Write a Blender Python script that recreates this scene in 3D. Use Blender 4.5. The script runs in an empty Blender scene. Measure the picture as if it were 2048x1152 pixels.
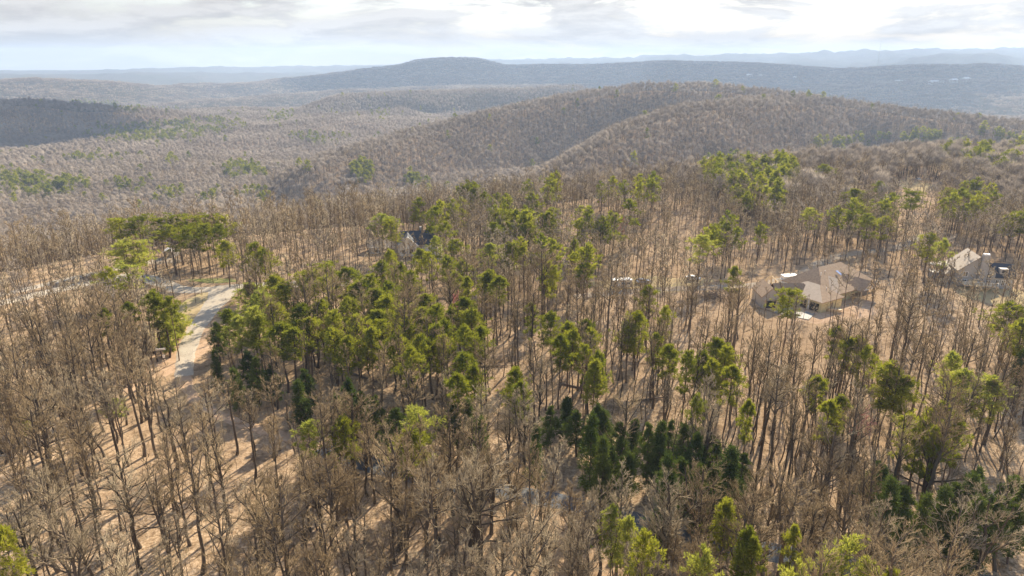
import bpy, math, time
import numpy as np
from mathutils import Vector

T0 = time.time()
SC = bpy.context.scene
COL = SC.collection
R = math.radians
RNG = np.random.default_rng(11)

# ------------------------------------------------------------------ camera
CAM_Z = 66.0
PITCH = R(18.5)
FPX = 24.0 / 36.0 * 2048.0
cam_d = bpy.data.cameras.new('camera')
cam_d.lens = 24.0
cam_d.sensor_width = 36.0
cam_d.clip_start = 0.5
cam_d.clip_end = 80000.0
cam = bpy.data.objects.new('camera', cam_d)
COL.objects.link(cam)
cam.location = (0, 0, CAM_Z)
cam.rotation_euler = (R(90) - PITCH, 0, 0)
SC.camera = cam

# ------------------------------------------------------------------ light
SUN_AZ, SUN_EL = R(24.5), R(33.0)          # azimuth to the right of straight ahead
to_sun = Vector((math.sin(SUN_AZ) * math.cos(SUN_EL), math.cos(SUN_AZ) * math.cos(SUN_EL), math.sin(SUN_EL)))
sun_d = bpy.data.lights.new('sun', 'SUN')
sun_d.energy = 5.0
sun_d.angle = R(0.53)
sun_d.color = (1.0, 0.88, 0.69)
sun = bpy.data.objects.new('sun', sun_d)
COL.objects.link(sun)
sun.rotation_euler = (-to_sun).to_track_quat('-Z', 'Y').to_euler()
sun.location = (0, 0, 3000)

world = bpy.data.worlds.new('World')
SC.world = world
world.use_nodes = True
wt = world.node_tree
wt.nodes.clear()


def N(tree, typ, **kw):
    n = tree.nodes.new(typ)
    for k, v in kw.items():
        if k.startswith('i_'):
            key = k[2:]
            key = int(key) if key.isdigit() else key
            n.inputs[key].default_value = v
        else:
            setattr(n, k, v)
    return n


def math_node(tree, op, a, b=None, clamp=False):
    n = tree.nodes.new('ShaderNodeMath')
    n.operation = op
    n.use_clamp = clamp
    for i, x in enumerate((a, b)):
        if x is None:
            continue
        if isinstance(x, (int, float)):
            n.inputs[i].default_value = x
        else:
            tree.links.new(x, n.inputs[i])
    return n.outputs[0]


def ramp(tree, fac, stops, interp='LINEAR'):
    n = tree.nodes.new('ShaderNodeValToRGB')
    n.color_ramp.interpolation = interp
    el = n.color_ramp.elements
    while len(el) < len(stops):
        el.new(0.5)
    for e, (p, c) in zip(el, stops):
        e.position = p
        e.color = (*c, 1) if len(c) == 3 else c
    if fac is not None:
        tree.links.new(fac, n.inputs[0])
    return n.outputs[0]


def mixc(tree, fac, a, b, mode='MIX'):
    n = tree.nodes.new('ShaderNodeMix')
    n.data_type = 'RGBA'
    n.blend_type = mode
    for i, x in ((0, fac), (6, a), (7, b)):
        if isinstance(x, (int, float)):
            n.inputs[i].default_value = x
        elif isinstance(x, tuple):
            n.inputs[i].default_value = (*x, 1) if len(x) == 3 else x
        else:
            tree.links.new(x, n.inputs[i])
    return n.outputs[2]


sky_n = N(wt, 'ShaderNodeTexSky', sky_type='NISHITA', sun_disc=False)
sky_n.sun_elevation = SUN_EL
sky_n.sun_rotation = SUN_AZ
sky_n.altitude = 600
sky_n.air_density = 1.0
sky_n.dust_density = 1.5
tc = N(wt, 'ShaderNodeTexCoord')
mp = N(wt, 'ShaderNodeMapping')
mp.inputs['Scale'].default_value = (1.0, 1.0, 5.0)
wt.links.new(tc.outputs['Generated'], mp.inputs[0])


def cloud_noise(loc, scale=6.8, detail=10.0, rough=0.6):
    m2 = N(wt, 'ShaderNodeMapping')
    m2.inputs['Location'].default_value = loc
    wt.links.new(mp.outputs[0], m2.inputs[0])
    n = N(wt, 'ShaderNodeTexNoise', i_Scale=scale, i_Detail=detail, i_Roughness=rough)
    n.inputs['Distortion'].default_value = 0.25
    wt.links.new(m2.outputs[0], n.inputs['Vector'])
    return n.outputs[0]


c1 = cloud_noise((3.1, 1.7, 0.4))
c2 = cloud_noise((3.1, 1.7, 0.45))
elev = N(wt, 'ShaderNodeSeparateXYZ')
wt.links.new(tc.outputs['Generated'], elev.inputs[0])
# clouds overlap when seen edge-on low down, and part overhead
cov = ramp(wt, math_node(wt, 'SUBTRACT', c1, math_node(wt, 'MULTIPLY', elev.outputs[2], 0.22)), [(0.37, (0, 0, 0)), (0.53, (1, 1, 1))], 'EASE')
lit = math_node(wt, 'MULTIPLY_ADD', math_node(wt, 'SUBTRACT', c1, c2), 5.5)
wt.nodes[-1].inputs[2].default_value = 0.55
cloud_col = ramp(wt, lit, [(0.0, (1.78, 1.73, 1.66)), (0.5, (2.15, 2.07, 1.97)), (1.0, (2.6, 2.52, 2.4))])
sxyz = N(wt, 'ShaderNodeSeparateXYZ')
wt.links.new(tc.outputs['Generated'], sxyz.inputs[0])
low = ramp(wt, sxyz.outputs[2], [(0.0, (0.98, 0.98, 0.98)), (0.05, (0.85, 0.85, 0.85)), (0.12, (0.5, 0.5, 0.5)), (0.4, (0.1, 0.1, 0.1))])
veil = mixc(wt, low, sky_n.outputs[0], (2.08, 1.92, 1.72))
col = mixc(wt, cov, veil, cloud_col)
bg = N(wt, 'ShaderNodeBackground', i_Strength=0.1)
wt.links.new(col, bg.inputs[0])
wo = N(wt, 'ShaderNodeOutputWorld')
wt.links.new(bg.outputs[0], wo.inputs[0])

SC.view_settings.view_transform = 'Standard'
SC.view_settings.look = 'None'
SC.view_settings.gamma = 1.0
SC.view_settings.use_curve_mapping = False
SC.view_settings.exposure = 1.62

cy = SC.cycles
cy.max_bounces = 5
cy.diffuse_bounces = 2
cy.glossy_bounces = 2
cy.transmission_bounces = 4
cy.volume_bounces = 1
cy.transparent_max_bounces = 8
cy.caustics_reflective = False
cy.caustics_refractive = False
cy.use_denoising = True
cy.denoiser = 'OPENIMAGEDENOISE'
cy.denoising_input_passes = 'RGB_ALBEDO_NORMAL'
cy.denoising_prefilter = 'ACCURATE'


# ------------------------------------------------------------------ helpers
def ray(u, v):
    d = np.array([u - 1024.0, FPX * math.cos(PITCH) + (576 - v) * math.sin(PITCH),
                  -FPX * math.sin(PITCH) + (576 - v) * math.cos(PITCH)])
    return d


def on_plane(u, v, z=0.0):
    """the point of the level z that the photograph shows at u, v"""
    d = ray(u, v)
    t = (z - CAM_Z) / d[2]
    return d[0] * t, d[1] * t


def at_dist(u, v, dist):
    d = ray(u, v)
    t = dist / math.hypot(d[0], d[1])
    return d[0] * t, d[1] * t, CAM_Z + d[2] * t


def project(p):
    p = np.asarray(p, float).reshape(-1, 3)
    x, y, z = p[:, 0], p[:, 1], p[:, 2] - CAM_Z
    dep = y * math.cos(PITCH) - z * math.sin(PITCH)
    up = y * math.sin(PITCH) + z * math.cos(PITCH)
    dep = np.where(dep < 1, 1, dep)
    return 1024 + FPX * x / dep, 576 - FPX * up / dep, dep


def new_mesh(name, verts, faces_list, mats=(), smooth=False):
    """faces_list: arrays (n,3) or (n,4) of vertex indices"""
    me = bpy.data.meshes.new(name)
    verts = np.asarray(verts, np.float32).reshape(-1, 3)
    me.vertices.add(len(verts))
    me.vertices.foreach_set('co', verts.ravel())
    faces_list = [np.asarray(f, np.int32) for f in faces_list if len(f)]
    if faces_list:
        loops = np.concatenate([f.ravel() for f in faces_list])
        tot = np.concatenate([np.full(len(f), f.shape[1], np.int32) for f in faces_list])
        start = np.concatenate([[0], np.cumsum(tot)[:-1]]).astype(np.int32)
        me.loops.add(len(loops))
        me.loops.foreach_set('vertex_index', loops)
        me.polygons.add(len(tot))
        me.polygons.foreach_set('loop_start', start)
        me.polygons.foreach_set('loop_total', tot)
        if smooth:
            me.polygons.foreach_set('use_smooth', np.ones(len(tot), bool))
    for m in mats:
        me.materials.append(m)
    me.update(calc_edges=True)
    return me


def link(name, me, parent=None, **props):
    o = bpy.data.objects.new(name, me)
    COL.objects.link(o)
    if parent is not None:
        o.parent = parent
    for k, v in props.items():
        o[k] = v
    return o


def empty(name, loc, rz=0.0, label=None, cat=None, group=None):
    o = bpy.data.objects.new(name, None)
    COL.objects.link(o)
    o.empty_display_size = 0.5
    o.location = loc
    o.rotation_euler = (0, 0, rz)
    if label:
        o['label'] = label
    if cat:
        o['category'] = cat
    if group:
        o['group'] = group
    return o


class MB:
    """collects boxes, polygons and tubes for one mesh object"""

    def __init__(s):
        s.v, s.f = [], []

    def poly(s, pts):
        i = len(s.v)
        s.v += [tuple(p) for p in pts]
        s.f.append(list(range(i, i + len(pts))))
        return s

    def box(s, c, size, rz=0.0):
        cx, cy_, cz = c
        hx, hy, hz = (q / 2 for q in size)
        ca, sa = math.cos(rz), math.sin(rz)
        i = len(s.v)
        for z in (-hz, hz):
            for x, y in ((-hx, -hy), (hx, -hy), (hx, hy), (-hx, hy)):
                s.v.append((cx + x * ca - y * sa, cy_ + x * sa + y * ca, cz + z))
        for q in ((0, 3, 2, 1), (4, 5, 6, 7), (0, 1, 5, 4), (1, 2, 6, 5), (2, 3, 7, 6), (3, 0, 4, 7)):
            s.f.append([i + k for k in q])
        return s

    def slab(s, pts, th):
        """polygon extruded down by th"""
        n = len(pts)
        i = len(s.v)
        s.v += [tuple(p) for p in pts] + [(p[0], p[1], p[2] - th) for p in pts]
        s.f.append([i + k for k in range(n)])
        s.f.append([i + n + k for k in range(n)][::-1])
        for k in range(n):
            j = (k + 1) % n
            s.f.append([i + k, i + n + k, i + n + j, i + j])
        return s

    def tube(s, p, q, r0, r1=None, n=6):
        r1 = r0 if r1 is None else r1
        p, q = Vector(p), Vector(q)
        d = (q - p).normalized()
        a = d.orthogonal().normalized()
        b = d.cross(a)
        i = len(s.v)
        for c, r in ((p, r0), (q, r1)):
            for k in range(n):
                t = 2 * math.pi * k / n
                s.v.append(tuple(c + a * (r * math.cos(t)) + b * (r * math.sin(t))))
        for k in range(n):
            j = (k + 1) % n
            s.f.append([i + k, i + j, i + n + j, i + n + k])
        s.f.append([i + k for k in range(n)][::-1])
        s.f.append([i + n + k for k in range(n)])
        return s

    def loft(s, rings):
        """closed rings of equal length, capped"""
        n = len(rings[0])
        i = len(s.v)
        for r in rings:
            s.v += [tuple(p) for p in r]
        for a in range(len(rings) - 1):
            for k in range(n):
                j = (k + 1) % n
                s.f.append([i + a * n + k, i + a * n + j, i + (a + 1) * n + j, i + (a + 1) * n + k])
        s.f.append([i + k for k in range(n)][::-1])
        s.f.append([i + (len(rings) - 1) * n + k for k in range(n)])
        return s

    def build(s, name, mat, parent=None, **props):
        me = bpy.data.meshes.new(name)
        me.from_pydata(s.v, [], s.f)
        me.materials.append(mat)
        me.update()
        return link(name, me, parent, **props)


# ------------------------------------------------------------------ materials
def new_mat(name):
    m = bpy.data.materials.new(name)
    m.use_nodes = True
    t = m.node_tree
    t.nodes.clear()
    out = t.nodes.new('ShaderNodeOutputMaterial')
    return m, t, out


def simple_mat(name, c, c2=None, scale=2.0, rough=0.8, bump=0.0, metallic=0.0, stretch=(1, 1, 1), spec=0.3):
    m, t, out = new_mat(name)
    b = N(t, 'ShaderNodeBsdfPrincipled', i_Roughness=rough, i_Metallic=metallic)
    b.inputs['Specular IOR Level'].default_value = spec
    tcn = N(t, 'ShaderNodeTexCoord')
    mpn = N(t, 'ShaderNodeMapping')
    mpn.inputs['Scale'].default_value = stretch
    t.links.new(tcn.outputs['Object'], mpn.inputs[0])
    nz = N(t, 'ShaderNodeTexNoise', i_Scale=scale, i_Detail=6.0, i_Roughness=0.65)
    t.links.new(mpn.outputs[0], nz.inputs['Vector'])
    c2 = c2 or tuple(x * 0.72 for x in c)
    colr = ramp(t, nz.outputs[0], [(0.32, c2), (0.66, c)])
    t.links.new(colr, b.inputs['Base Color'])
    if bump:
        bn = N(t, 'ShaderNodeBump', i_Strength=bump, i_Distance=0.05)
        t.links.new(nz.outputs[0], bn.inputs['Height'])
        t.links.new(bn.outputs[0], b.inputs['Normal'])
    t.links.new(b.outputs[0], out.inputs[0])
    return m


def wood_mat(name, a, b_, stands=False):
    """bark and twigs: colour differs from tree to tree and along the stem"""
    m, t, out = new_mat(name)
    b = N(t, 'ShaderNodeBsdfDiffuse')
    oi = N(t, 'ShaderNodeObjectInfo')
    geo = N(t, 'ShaderNodeNewGeometry')
    nz = N(t, 'ShaderNodeTexNoise', i_Scale=0.7, i_Detail=3.0)
    t.links.new(geo.outputs['Position'], nz.inputs['Vector'])
    f = math_node(t, 'ADD', math_node(t, 'MULTIPLY', oi.outputs['Random'], 0.6),
                  math_node(t, 'MULTIPLY', nz.outputs[0], 0.4), True)
    if stands:                       # whole stands differ in colour
        n2 = N(t, 'ShaderNodeTexNoise', i_Scale=0.011, i_Detail=5.0, i_Roughness=0.65)
        t.links.new(geo.outputs['Position'], n2.inputs['Vector'])
        f = math_node(t, 'ADD', math_node(t, 'MULTIPLY', f, 0.45), ramp(t, n2.outputs[0], [(0.35, (0, 0, 0)), (0.65, (0.55, 0.55, 0.55))]), True)
    c = ramp(t, f, [(0.1, a), (0.9, b_)])
    t.links.new(c, b.inputs[0])
    t.links.new(b.outputs[0], out.inputs[0])
    return m


def leaf_mat(name, a, b_, trans=0.35):
    m, t, out = new_mat(name)
    oi = N(t, 'ShaderNodeObjectInfo')
    geo = N(t, 'ShaderNodeNewGeometry')
    f = math_node(t, 'ADD', math_node(t, 'MULTIPLY', oi.outputs['Random'], 0.55),
                  math_node(t, 'MULTIPLY', geo.outputs['Random Per Island'], 0.45), True)
    c = ramp(t, f, [(0.05, a), (0.95, b_)])
    d = N(t, 'ShaderNodeBsdfDiffuse')
    tr = N(t, 'ShaderNodeBsdfTranslucent')
    t.links.new(c, d.inputs[0])
    c2 = mixc(t, 1.0, c, (1.0, 1.0, 0.55), 'MULTIPLY')
    t.links.new(c2, tr.inputs[0])
    mx = N(t, 'ShaderNodeMixShader', i_0=trans)
    t.links.new(d.outputs[0], mx.inputs[1])
    t.links.new(tr.outputs[0], mx.inputs[2])
    t.links.new(mx.outputs[0], out.inputs[0])
    return m


def ground_mat(name, cols, fine=2.2, big=0.02):
    """leaf litter: two scales of noise over world position"""
    m, t, out = new_mat(name)
    geo = N(t, 'ShaderNodeNewGeometry')
    n1 = N(t, 'ShaderNodeTexNoise', i_Scale=fine, i_Detail=8.0, i_Roughness=0.75)
    n2 = N(t, 'ShaderNodeTexNoise', i_Scale=big, i_Detail=5.0, i_Roughness=0.6)
    n3 = N(t, 'ShaderNodeTexNoise', i_Scale=0.22, i_Detail=6.0, i_Roughness=0.7)
    for n in (n1, n2, n3):
        t.links.new(geo.outputs['Position'], n.inputs['Vector'])
    a = ramp(t, n1.outputs[0], [(0.36, cols[0]), (0.5, cols[1]), (0.64, cols[2])])
    b2 = mixc(t, ramp(t, n2.outputs[0], [(0.4, (0, 0, 0)), (0.65, (1, 1, 1))]), a, cols[3])
    c = mixc(t, ramp(t, n3.outputs[0], [(0.49, (0, 0, 0)), (0.65, (0.85, 0.85, 0.85))]), b2, cols[4])
    d = N(t, 'ShaderNodeBsdfDiffuse', i_Roughness=0.6)
    bn = N(t, 'ShaderNodeBump', i_Strength=0.7, i_Distance=0.25)
    t.links.new(n1.outputs[0], bn.inputs['Height'])
    t.links.new(bn.outputs[0], d.inputs['Normal'])
    t.links.new(c, d.inputs[0])
    t.links.new(d.outputs[0], out.inputs[0])
    return m


M = {}
M['litter'] = ground_mat('leaf_litter', [(0.15, 0.095, 0.05), (0.43, 0.305, 0.19), (0.70, 0.54, 0.375), (0.40, 0.275, 0.165), (0.16, 0.105, 0.06)])
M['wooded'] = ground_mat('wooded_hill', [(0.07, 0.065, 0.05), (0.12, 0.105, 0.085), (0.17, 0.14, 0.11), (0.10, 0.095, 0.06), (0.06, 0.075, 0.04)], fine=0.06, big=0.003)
M['dirt'] = ground_mat('bare_dirt', [(0.36, 0.24, 0.14), (0.52, 0.37, 0.245), (0.64, 0.48, 0.335), (0.54, 0.37, 0.24), (0.40, 0.26, 0.155)], fine=1.2)
M['dry_grass'] = ground_mat('dry_grass', [(0.36, 0.28, 0.15), (0.49, 0.38, 0.22), (0.60, 0.47, 0.29), (0.48, 0.36, 0.20), (0.38, 0.33, 0.15)], fine=2.5, big=0.05)
M['lawn'] = ground_mat('lawn', [(0.16, 0.19, 0.05), (0.26, 0.28, 0.09), (0.40, 0.36, 0.17), (0.34, 0.31, 0.13), (0.22, 0.25, 0.07)], fine=2.5, big=0.08)
M['gravel'] = ground_mat('gravel', [(0.36, 0.315, 0.25), (0.49, 0.435, 0.35), (0.60, 0.54, 0.445), (0.53, 0.45, 0.345), (0.40, 0.335, 0.26)], fine=3.0, big=0.1)
M['worn_lane'] = ground_mat('worn_lane', [(0.28, 0.23, 0.175), (0.38, 0.325, 0.26), (0.46, 0.405, 0.335), (0.42, 0.32, 0.22), (0.30, 0.225, 0.15)], fine=1.6, big=0.12)
M['asphalt'] = ground_mat('asphalt', [(0.10, 0.11, 0.12), (0.14, 0.15, 0.165), (0.19, 0.20, 0.21), (0.15, 0.16, 0.17), (0.12, 0.125, 0.13)], fine=3.0, big=0.1)
M['concrete'] = simple_mat('concrete', (0.27, 0.26, 0.235), scale=1.0)
M['bark'] = wood_mat('bark', (0.06, 0.047, 0.036), (0.15, 0.118, 0.088))
M['twig_grey'] = wood_mat('twig_grey', (0.21, 0.165, 0.105), (0.43, 0.35, 0.235))
M['twig_brown'] = wood_mat('twig_brown', (0.18, 0.13, 0.075), (0.34, 0.255, 0.15))
M['twig_far'] = wood_mat('twig_far', (0.15, 0.12, 0.095), (0.37, 0.315, 0.255), True)
M['pine_bark'] = wood_mat('pine_bark', (0.07, 0.05, 0.04), (0.15, 0.105, 0.08))
M['needles'] = leaf_mat('pine_needles', (0.12, 0.145, 0.022), (0.33, 0.325, 0.05), 0.42)
M['needles_pale'] = leaf_mat('pale_needles', (0.24, 0.27, 0.06), (0.41, 0.405, 0.10), 0.42)
M['needles_dark'] = leaf_mat('cedar_sprays', (0.05, 0.08, 0.022), (0.14, 0.17, 0.04), 0.22)
M['blossom'] = wood_mat('pink_buds', (0.50, 0.20, 0.19), (0.62, 0.30, 0.27))

# ------------------------------------------------------------------ terrain height


def vnoise(x, y, seed=0):
    xi, yi = np.floor(x).astype(np.int64), np.floor(y).astype(np.int64)
    fx, fy = x - xi, y - yi
    fx, fy = fx * fx * (3 - 2 * fx), fy * fy * (3 - 2 * fy)

    def h(a, b):
        n = (a * 374761393 + b * 668265263 + seed * 974711) & 0x7fffffff
        n = ((n ^ (n >> 13)) * 1274126177) & 0x7fffffff
        n = n ^ (n >> 16)
        return (n & 0xffff) / 65535.0
    return ((h(xi, yi) * (1 - fx) + h(xi + 1, yi) * fx) * (1 - fy)
            + (h(xi, yi + 1) * (1 - fx) + h(xi + 1, yi + 1) * fx) * fy) * 2 - 1


def fbm(x, y, scale, octs=4, seed=0):
    s, a, f = 0, 1.0, 1.0 / scale
    for k in range(octs):
        s = s + a * vnoise(x * f + 17.3 * k, y * f - 9.1 * k, seed + k)
        a *= 0.5
        f *= 2.03
    return s


def seg_dist(x, y, pts):
    """nearest point of a polyline: distance and interpolated last value"""
    best = np.full(x.shape, 1e12)
    val = np.zeros(x.shape)
    for (ax, ay, az), (bx, by, bz) in zip(pts[:-1], pts[1:]):
        dx, dy = bx - ax, by - ay
        t = np.clip(((x - ax) * dx + (y - ay) * dy) / (dx * dx + dy * dy), 0, 1)
        d = (x - ax - t * dx) ** 2 + (y - ay - t * dy) ** 2
        m = d < best
        best = np.where(m, d, best)
        val = np.where(m, az + t * (bz - az), val)
    return np.sqrt(best), val


def smax(a, b, k):
    h = np.clip(0.5 + 0.5 * (a - b) / k, 0, 1)
    return b + (a - b) * h + k * h * (1 - h)


def ridge(spec, tree=14.0):
    out = []
    for u, v, d in spec:
        x, y, z = at_dist(u, v, d)
        out.append((x, y, z - tree))
    return out


# (crest of each hill as it stands against what is behind it: bearing, height, distance), slope, rounding
RIDGES = [
    (ridge([(2600, 275, 1000), (2300, 258, 1080), (2048, 240, 1130), (1800, 211, 1190), (1560, 178, 1240), (1420, 165, 1260), (1300, 164, 1260), (1150, 182, 1220), (1000, 213, 1140), (850, 252, 1040), (720, 292, 930), (640, 322, 850)]), 0.68, 40),
    (ridge([(1600, 190, 1130), (1480, 193, 1010), (1390, 204, 920), (1287, 231, 830), (1166, 297, 710), (1080, 339, 650), (990, 390, 570)]), 0.70, 25),
    (ridge([(1150, 168, 2300), (1050, 175, 2250), (800, 181, 2200), (690, 186, 2150), (620, 208, 2000), (540, 240, 1800), (480, 268, 1650)]), 0.6, 45),
    (ridge([(800, 215, 1950), (700, 225, 1800), (620, 255, 1600), (560, 285, 1450)]), 0.5, 40),
    (ridge([(-500, 185, 1900), (-200, 190, 1900), (0, 199, 1900), (60, 196, 1920), (150, 204, 1930), (250, 213, 1900), (340, 220, 1850), (440, 236, 1800)]), 0.42, 40),
    (ridge([(280, 206, 3000), (400, 198, 3050), (500, 191, 3100), (640, 180, 3200), (820, 172, 3300), (1000, 168, 3400), (1300, 166, 3500)], 16), 0.2, 100),
    (ridge([(-500, 165, 3700), (-100, 163, 3700), (0, 158, 3700), (60, 154, 3700), (150, 156, 3750), (220, 161, 3800), (320, 169, 3900), (480, 166, 4000), (560, 157, 4100), (650, 147, 4200), (760, 132, 4300), (800, 127, 4300), (832, 118, 4300), (890, 113, 4300), (950, 113, 4300), (985, 121, 4320), (1010, 127, 4350), (1100, 127, 4400), (1200, 126, 4400), (1340, 120, 4400), (1450, 121, 4400), (1560, 126, 4400), (1650, 133, 4450), (1715, 137, 4500), (1780, 130, 4200), (1850, 126, 4000), (1950, 127, 4000), (2048, 130, 4000), (2300, 135, 4000), (2700, 138, 4000)], 16), 0.22, 120),
    (ridge([(1700, 172, 3300), (1850, 158, 3500), (2048, 160, 3500), (2400, 160, 3500)], 12), 0.12, 80),
    (ridge([(-600, 145, 8600), (0, 141, 8600), (250, 139, 8600), (420, 134, 8800), (560, 134, 8800), (700, 131, 8800), (900, 128, 8800), (1200, 124, 9000)], 0), 0.10, 300),
    (ridge([(-600, 150, 6800), (150, 148, 6800), (420, 146, 6800), (700, 150, 6800)], 0), 0.08, 300),
    (ridge([(1000, 120, 9200), (1250, 117, 9200), (1400, 112, 9200), (1700, 104, 9200), (1900, 101, 9200), (2048, 98, 9200), (2500, 100, 9200)], 0), 0.08, 300),
    (ridge([(1560, 120, 8600), (1700, 116, 8600), (1900, 114, 8600), (2200, 112, 8600), (2500, 112, 8600)], 0), 0.08, 200),
    (ridge([(1790, 128, 7000), (1830, 117, 7000), (1885, 106, 7000), (1935, 107, 7000), (1975, 107, 7000), (2048, 117, 7000), (2200, 128, 7000)], 0), 0.12, 60),
]

PLATEAU = [(-600, -300), (-420, 60)]
for u_, r_ in [(-250, 268), (0, 262), (250, 272), (500, 276), (750, 276), (1000, 292), (1200, 335), (1400, 392), (1600, 450), (1800, 520), (2048, 590), (2300, 620)]:
    d_ = ray(u_, 430)
    h_ = math.hypot(d_[0], d_[1])
    PLATEAU.append((d_[0] / h_ * r_, d_[1] / h_ * r_))
PLATEAU += [(760, 250), (700, -300)]


def poly_sd(x, y, pts):
    """distance outside a polygon (0 inside)"""
    P3 = [(a, b, 0) for a, b in pts] + [(*pts[0], 0)]
    d, _ = seg_dist(x, y, P3)
    inside = np.zeros(x.shape, bool)
    for (ax, ay, _a), (bx, by, _b) in zip(P3[:-1], P3[1:]):
        if ay == by:
            continue
        c = ((ay > y) != (by > y)) & (x < (bx - ax) * (y - ay) / (by - ay) + ax)
        inside ^= c
    return np.where(inside, 0, d), inside


def height(x, y):
    x = np.asarray(x, float)
    y = np.asarray(y, float)
    r = np.hypot(x, y)
    base = -96 - 170 * np.clip((r - 2300) / 2500, 0, 1) + 14 * fbm(x, y, 420, 4, 5) * np.clip(r / 800, 0, 1)
    h = base
    n_gully = fbm(x, y, 230, 4, 21)
    n_small = fbm(x, y, 60, 3, 31)
    for pts, sl, k in RIDGES:
        d, z = seg_dist(x, y, pts)
        dd = np.sqrt(d * d + k * k) - k
        g = np.clip(d / 120, 0, 1)
        big = 1.0 if pts[0][1] < 6000 else 2.2
        hz = z - sl * dd + g * (15 * big * n_gully + 1.5 * n_small)
        h = smax(h, hz, 10)
    d, ins = poly_sd(x, y, PLATEAU)
    dd = np.sqrt(d * d + 14 ** 2) - 14
    hp = -0.40 * dd + np.clip(d / 60, 0, 1) * 6 * n_gully + 1.0 * fbm(x, y, 70, 2, 3)
    return smax(h, hp, 5)


def hz(x, y):
    return float(height(np.array([x]), np.array([y]))[0])


# ------------------------------------------------------------------ ground sheets
az = np.concatenate([np.linspace(-180, -58, 40, endpoint=False), np.linspace(-58, -44, 20, endpoint=False),
                     np.linspace(-44, 44, 560, endpoint=False), np.linspace(44, 58, 20, endpoint=False), np.linspace(58, 180, 40, endpoint=False)])
az = np.radians(az)
rr = np.concatenate([[0.5], np.geomspace(12, 1900, 330), np.geomspace(1900, 10200, 170)[1:]])


def ground_rings(i0, i1, name, mat):
    rad = rr[i0:i1]
    A, Rr = np.meshgrid(az, rad)
    x, y = Rr * np.sin(A), Rr * np.cos(A)
    z = height(x, y)
    n, k = A.shape
    idx = np.arange(n * k).reshape(n, k)
    nx = np.roll(idx, -1, axis=1)
    q = np.stack([idx[:-1], idx[1:], nx[1:], nx[:-1]], -1).reshape(-1, 4)
    me = new_mesh(name, np.stack([x, y, z], -1), [q], [mat], smooth=True)
    return link(name, me, kind='structure'), z


i_mid = int(np.searchsorted(rr, 1899))
_, z1 = ground_rings(0, i_mid + 1, 'forest_floor', M['litter'])
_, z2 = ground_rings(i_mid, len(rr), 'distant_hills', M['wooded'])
Z_LOW = min(z1.min(), z2.min())
Z_HIGH = max(z1.max(), z2.max())
ZG = np.concatenate([z1, z2[1:]], 0)

# sight line test over the same polar grid: keep trees whose tops clear the ground in front of them
AZ_IN = (az > R(-46)) & (az < R(46))
az_v = az[AZ_IN]
slope_g = (ZG[:, AZ_IN] - CAM_Z) / rr[:, None]
hor = np.maximum.accumulate(slope_g, axis=0)


def in_sight(x, y, z, tall, slack):
    r = np.hypot(x, y)
    a = np.arctan2(x, y)
    ia = np.clip(np.searchsorted(az_v, a), 0, len(az_v) - 1)
    ir = np.clip(np.searchsorted(rr, r) - 2, 0, len(rr) - 1)
    return (z + tall + slack - CAM_Z) / r > hor[ir, ia]


def ribbon(name, pts, width, mat, lift, ragged=0.0, kind='structure', step=1.5, seed=0):
    """a strip of road that follows the ground; pts: plan points, width: number or one per point"""
    P = np.array(pts, float)
    W = np.array(width if np.ndim(width) else [width] * len(P), float)
    # Catmull-Rom through the points
    out, ws = [], []
    Q = np.vstack([2 * P[0] - P[1], P, 2 * P[-1] - P[-2]])
    for i in range(len(P) - 1):
        p0, p1, p2, p3 = Q[i:i + 4]
        n = max(2, int(np.linalg.norm(p2 - p1) / step))
        for k in range(n):
            t = k / n
            out.append(0.5 * (2 * p1 + (p2 - p0) * t + (2 * p0 - 5 * p1 + 4 * p2 - p3) * t * t + (3 * p1 - p0 - 3 * p2 + p3) * t ** 3))
            ws.append(W[i] + (W[i + 1] - W[i]) * t)
    out.append(P[-1])
    ws.append(W[-1])
    C = np.array(out)
    ws = np.array(ws)
    Tn = np.gradient(C, axis=0)
    Tn /= np.linalg.norm(Tn, axis=1)[:, None] + 1e-9
    Nn = np.stack([-Tn[:, 1], Tn[:, 0]], 1)
    m = 9
    rows = []
    for j in range(m):
        s = (j / (m - 1) - 0.5)
        off = ws * s
        if j in (0, m - 1) and ragged:
            off = off + np.sign(s) * ragged * fbm(C[:, 0], C[:, 1], 3.0, 3, 40 + seed + j)
        rows.append(C + Nn * off[:, None])
    V = np.stack(rows, 1)
    edge = np.ones(m) * lift
    edge[[0, -1]] = -0.06
    z = height(V[..., 0], V[..., 1]) + edge[None]
    V3 = np.concatenate([V, z[..., None]], -1)
    n = len(C)
    idx = np.arange(n * m).reshape(n, m)
    q = np.stack([idx[:-1, :-1], idx[1:, :-1], idx[1:, 1:], idx[:-1, 1:]], -1).reshape(-1, 4)[:, ::-1]
    link(name, new_mesh(name, V3, [q], [mat], smooth=True), kind=kind)
    return C, ws


def patch(name, c, rx, ry, rot, mat, lift, seed=0, rough=0.25):
    k, n = 48, 14
    t = np.linspace(0, 2 * math.pi, k, endpoint=False)
    rad = 1 + rough * fbm(np.cos(t) * 2 + seed, np.sin(t) * 2, 1.0, 4, 60 + seed)
    s = np.linspace(0, 1, n)[:, None]
    lx, ly = s * rx * rad * np.cos(t), s * ry * rad * np.sin(t)
    x = c[0] + lx * math.cos(rot) - ly * math.sin(rot)
    y = c[1] + lx * math.sin(rot) + ly * math.cos(rot)
    z = height(x, y) + np.where(s > 0.99, -0.08, lift * np.clip((1 - s) * 4, 0, 1))
    idx = np.arange(n * k).reshape(n, k)
    nx = np.roll(idx, -1, axis=1)
    q = np.stack([idx[:-1], idx[1:], nx[1:], nx[:-1]], -1).reshape(-1, 4)
    link(name, new_mesh(name, np.stack([x, y, z], -1), [q], [mat], smooth=True), kind='structure')


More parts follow.
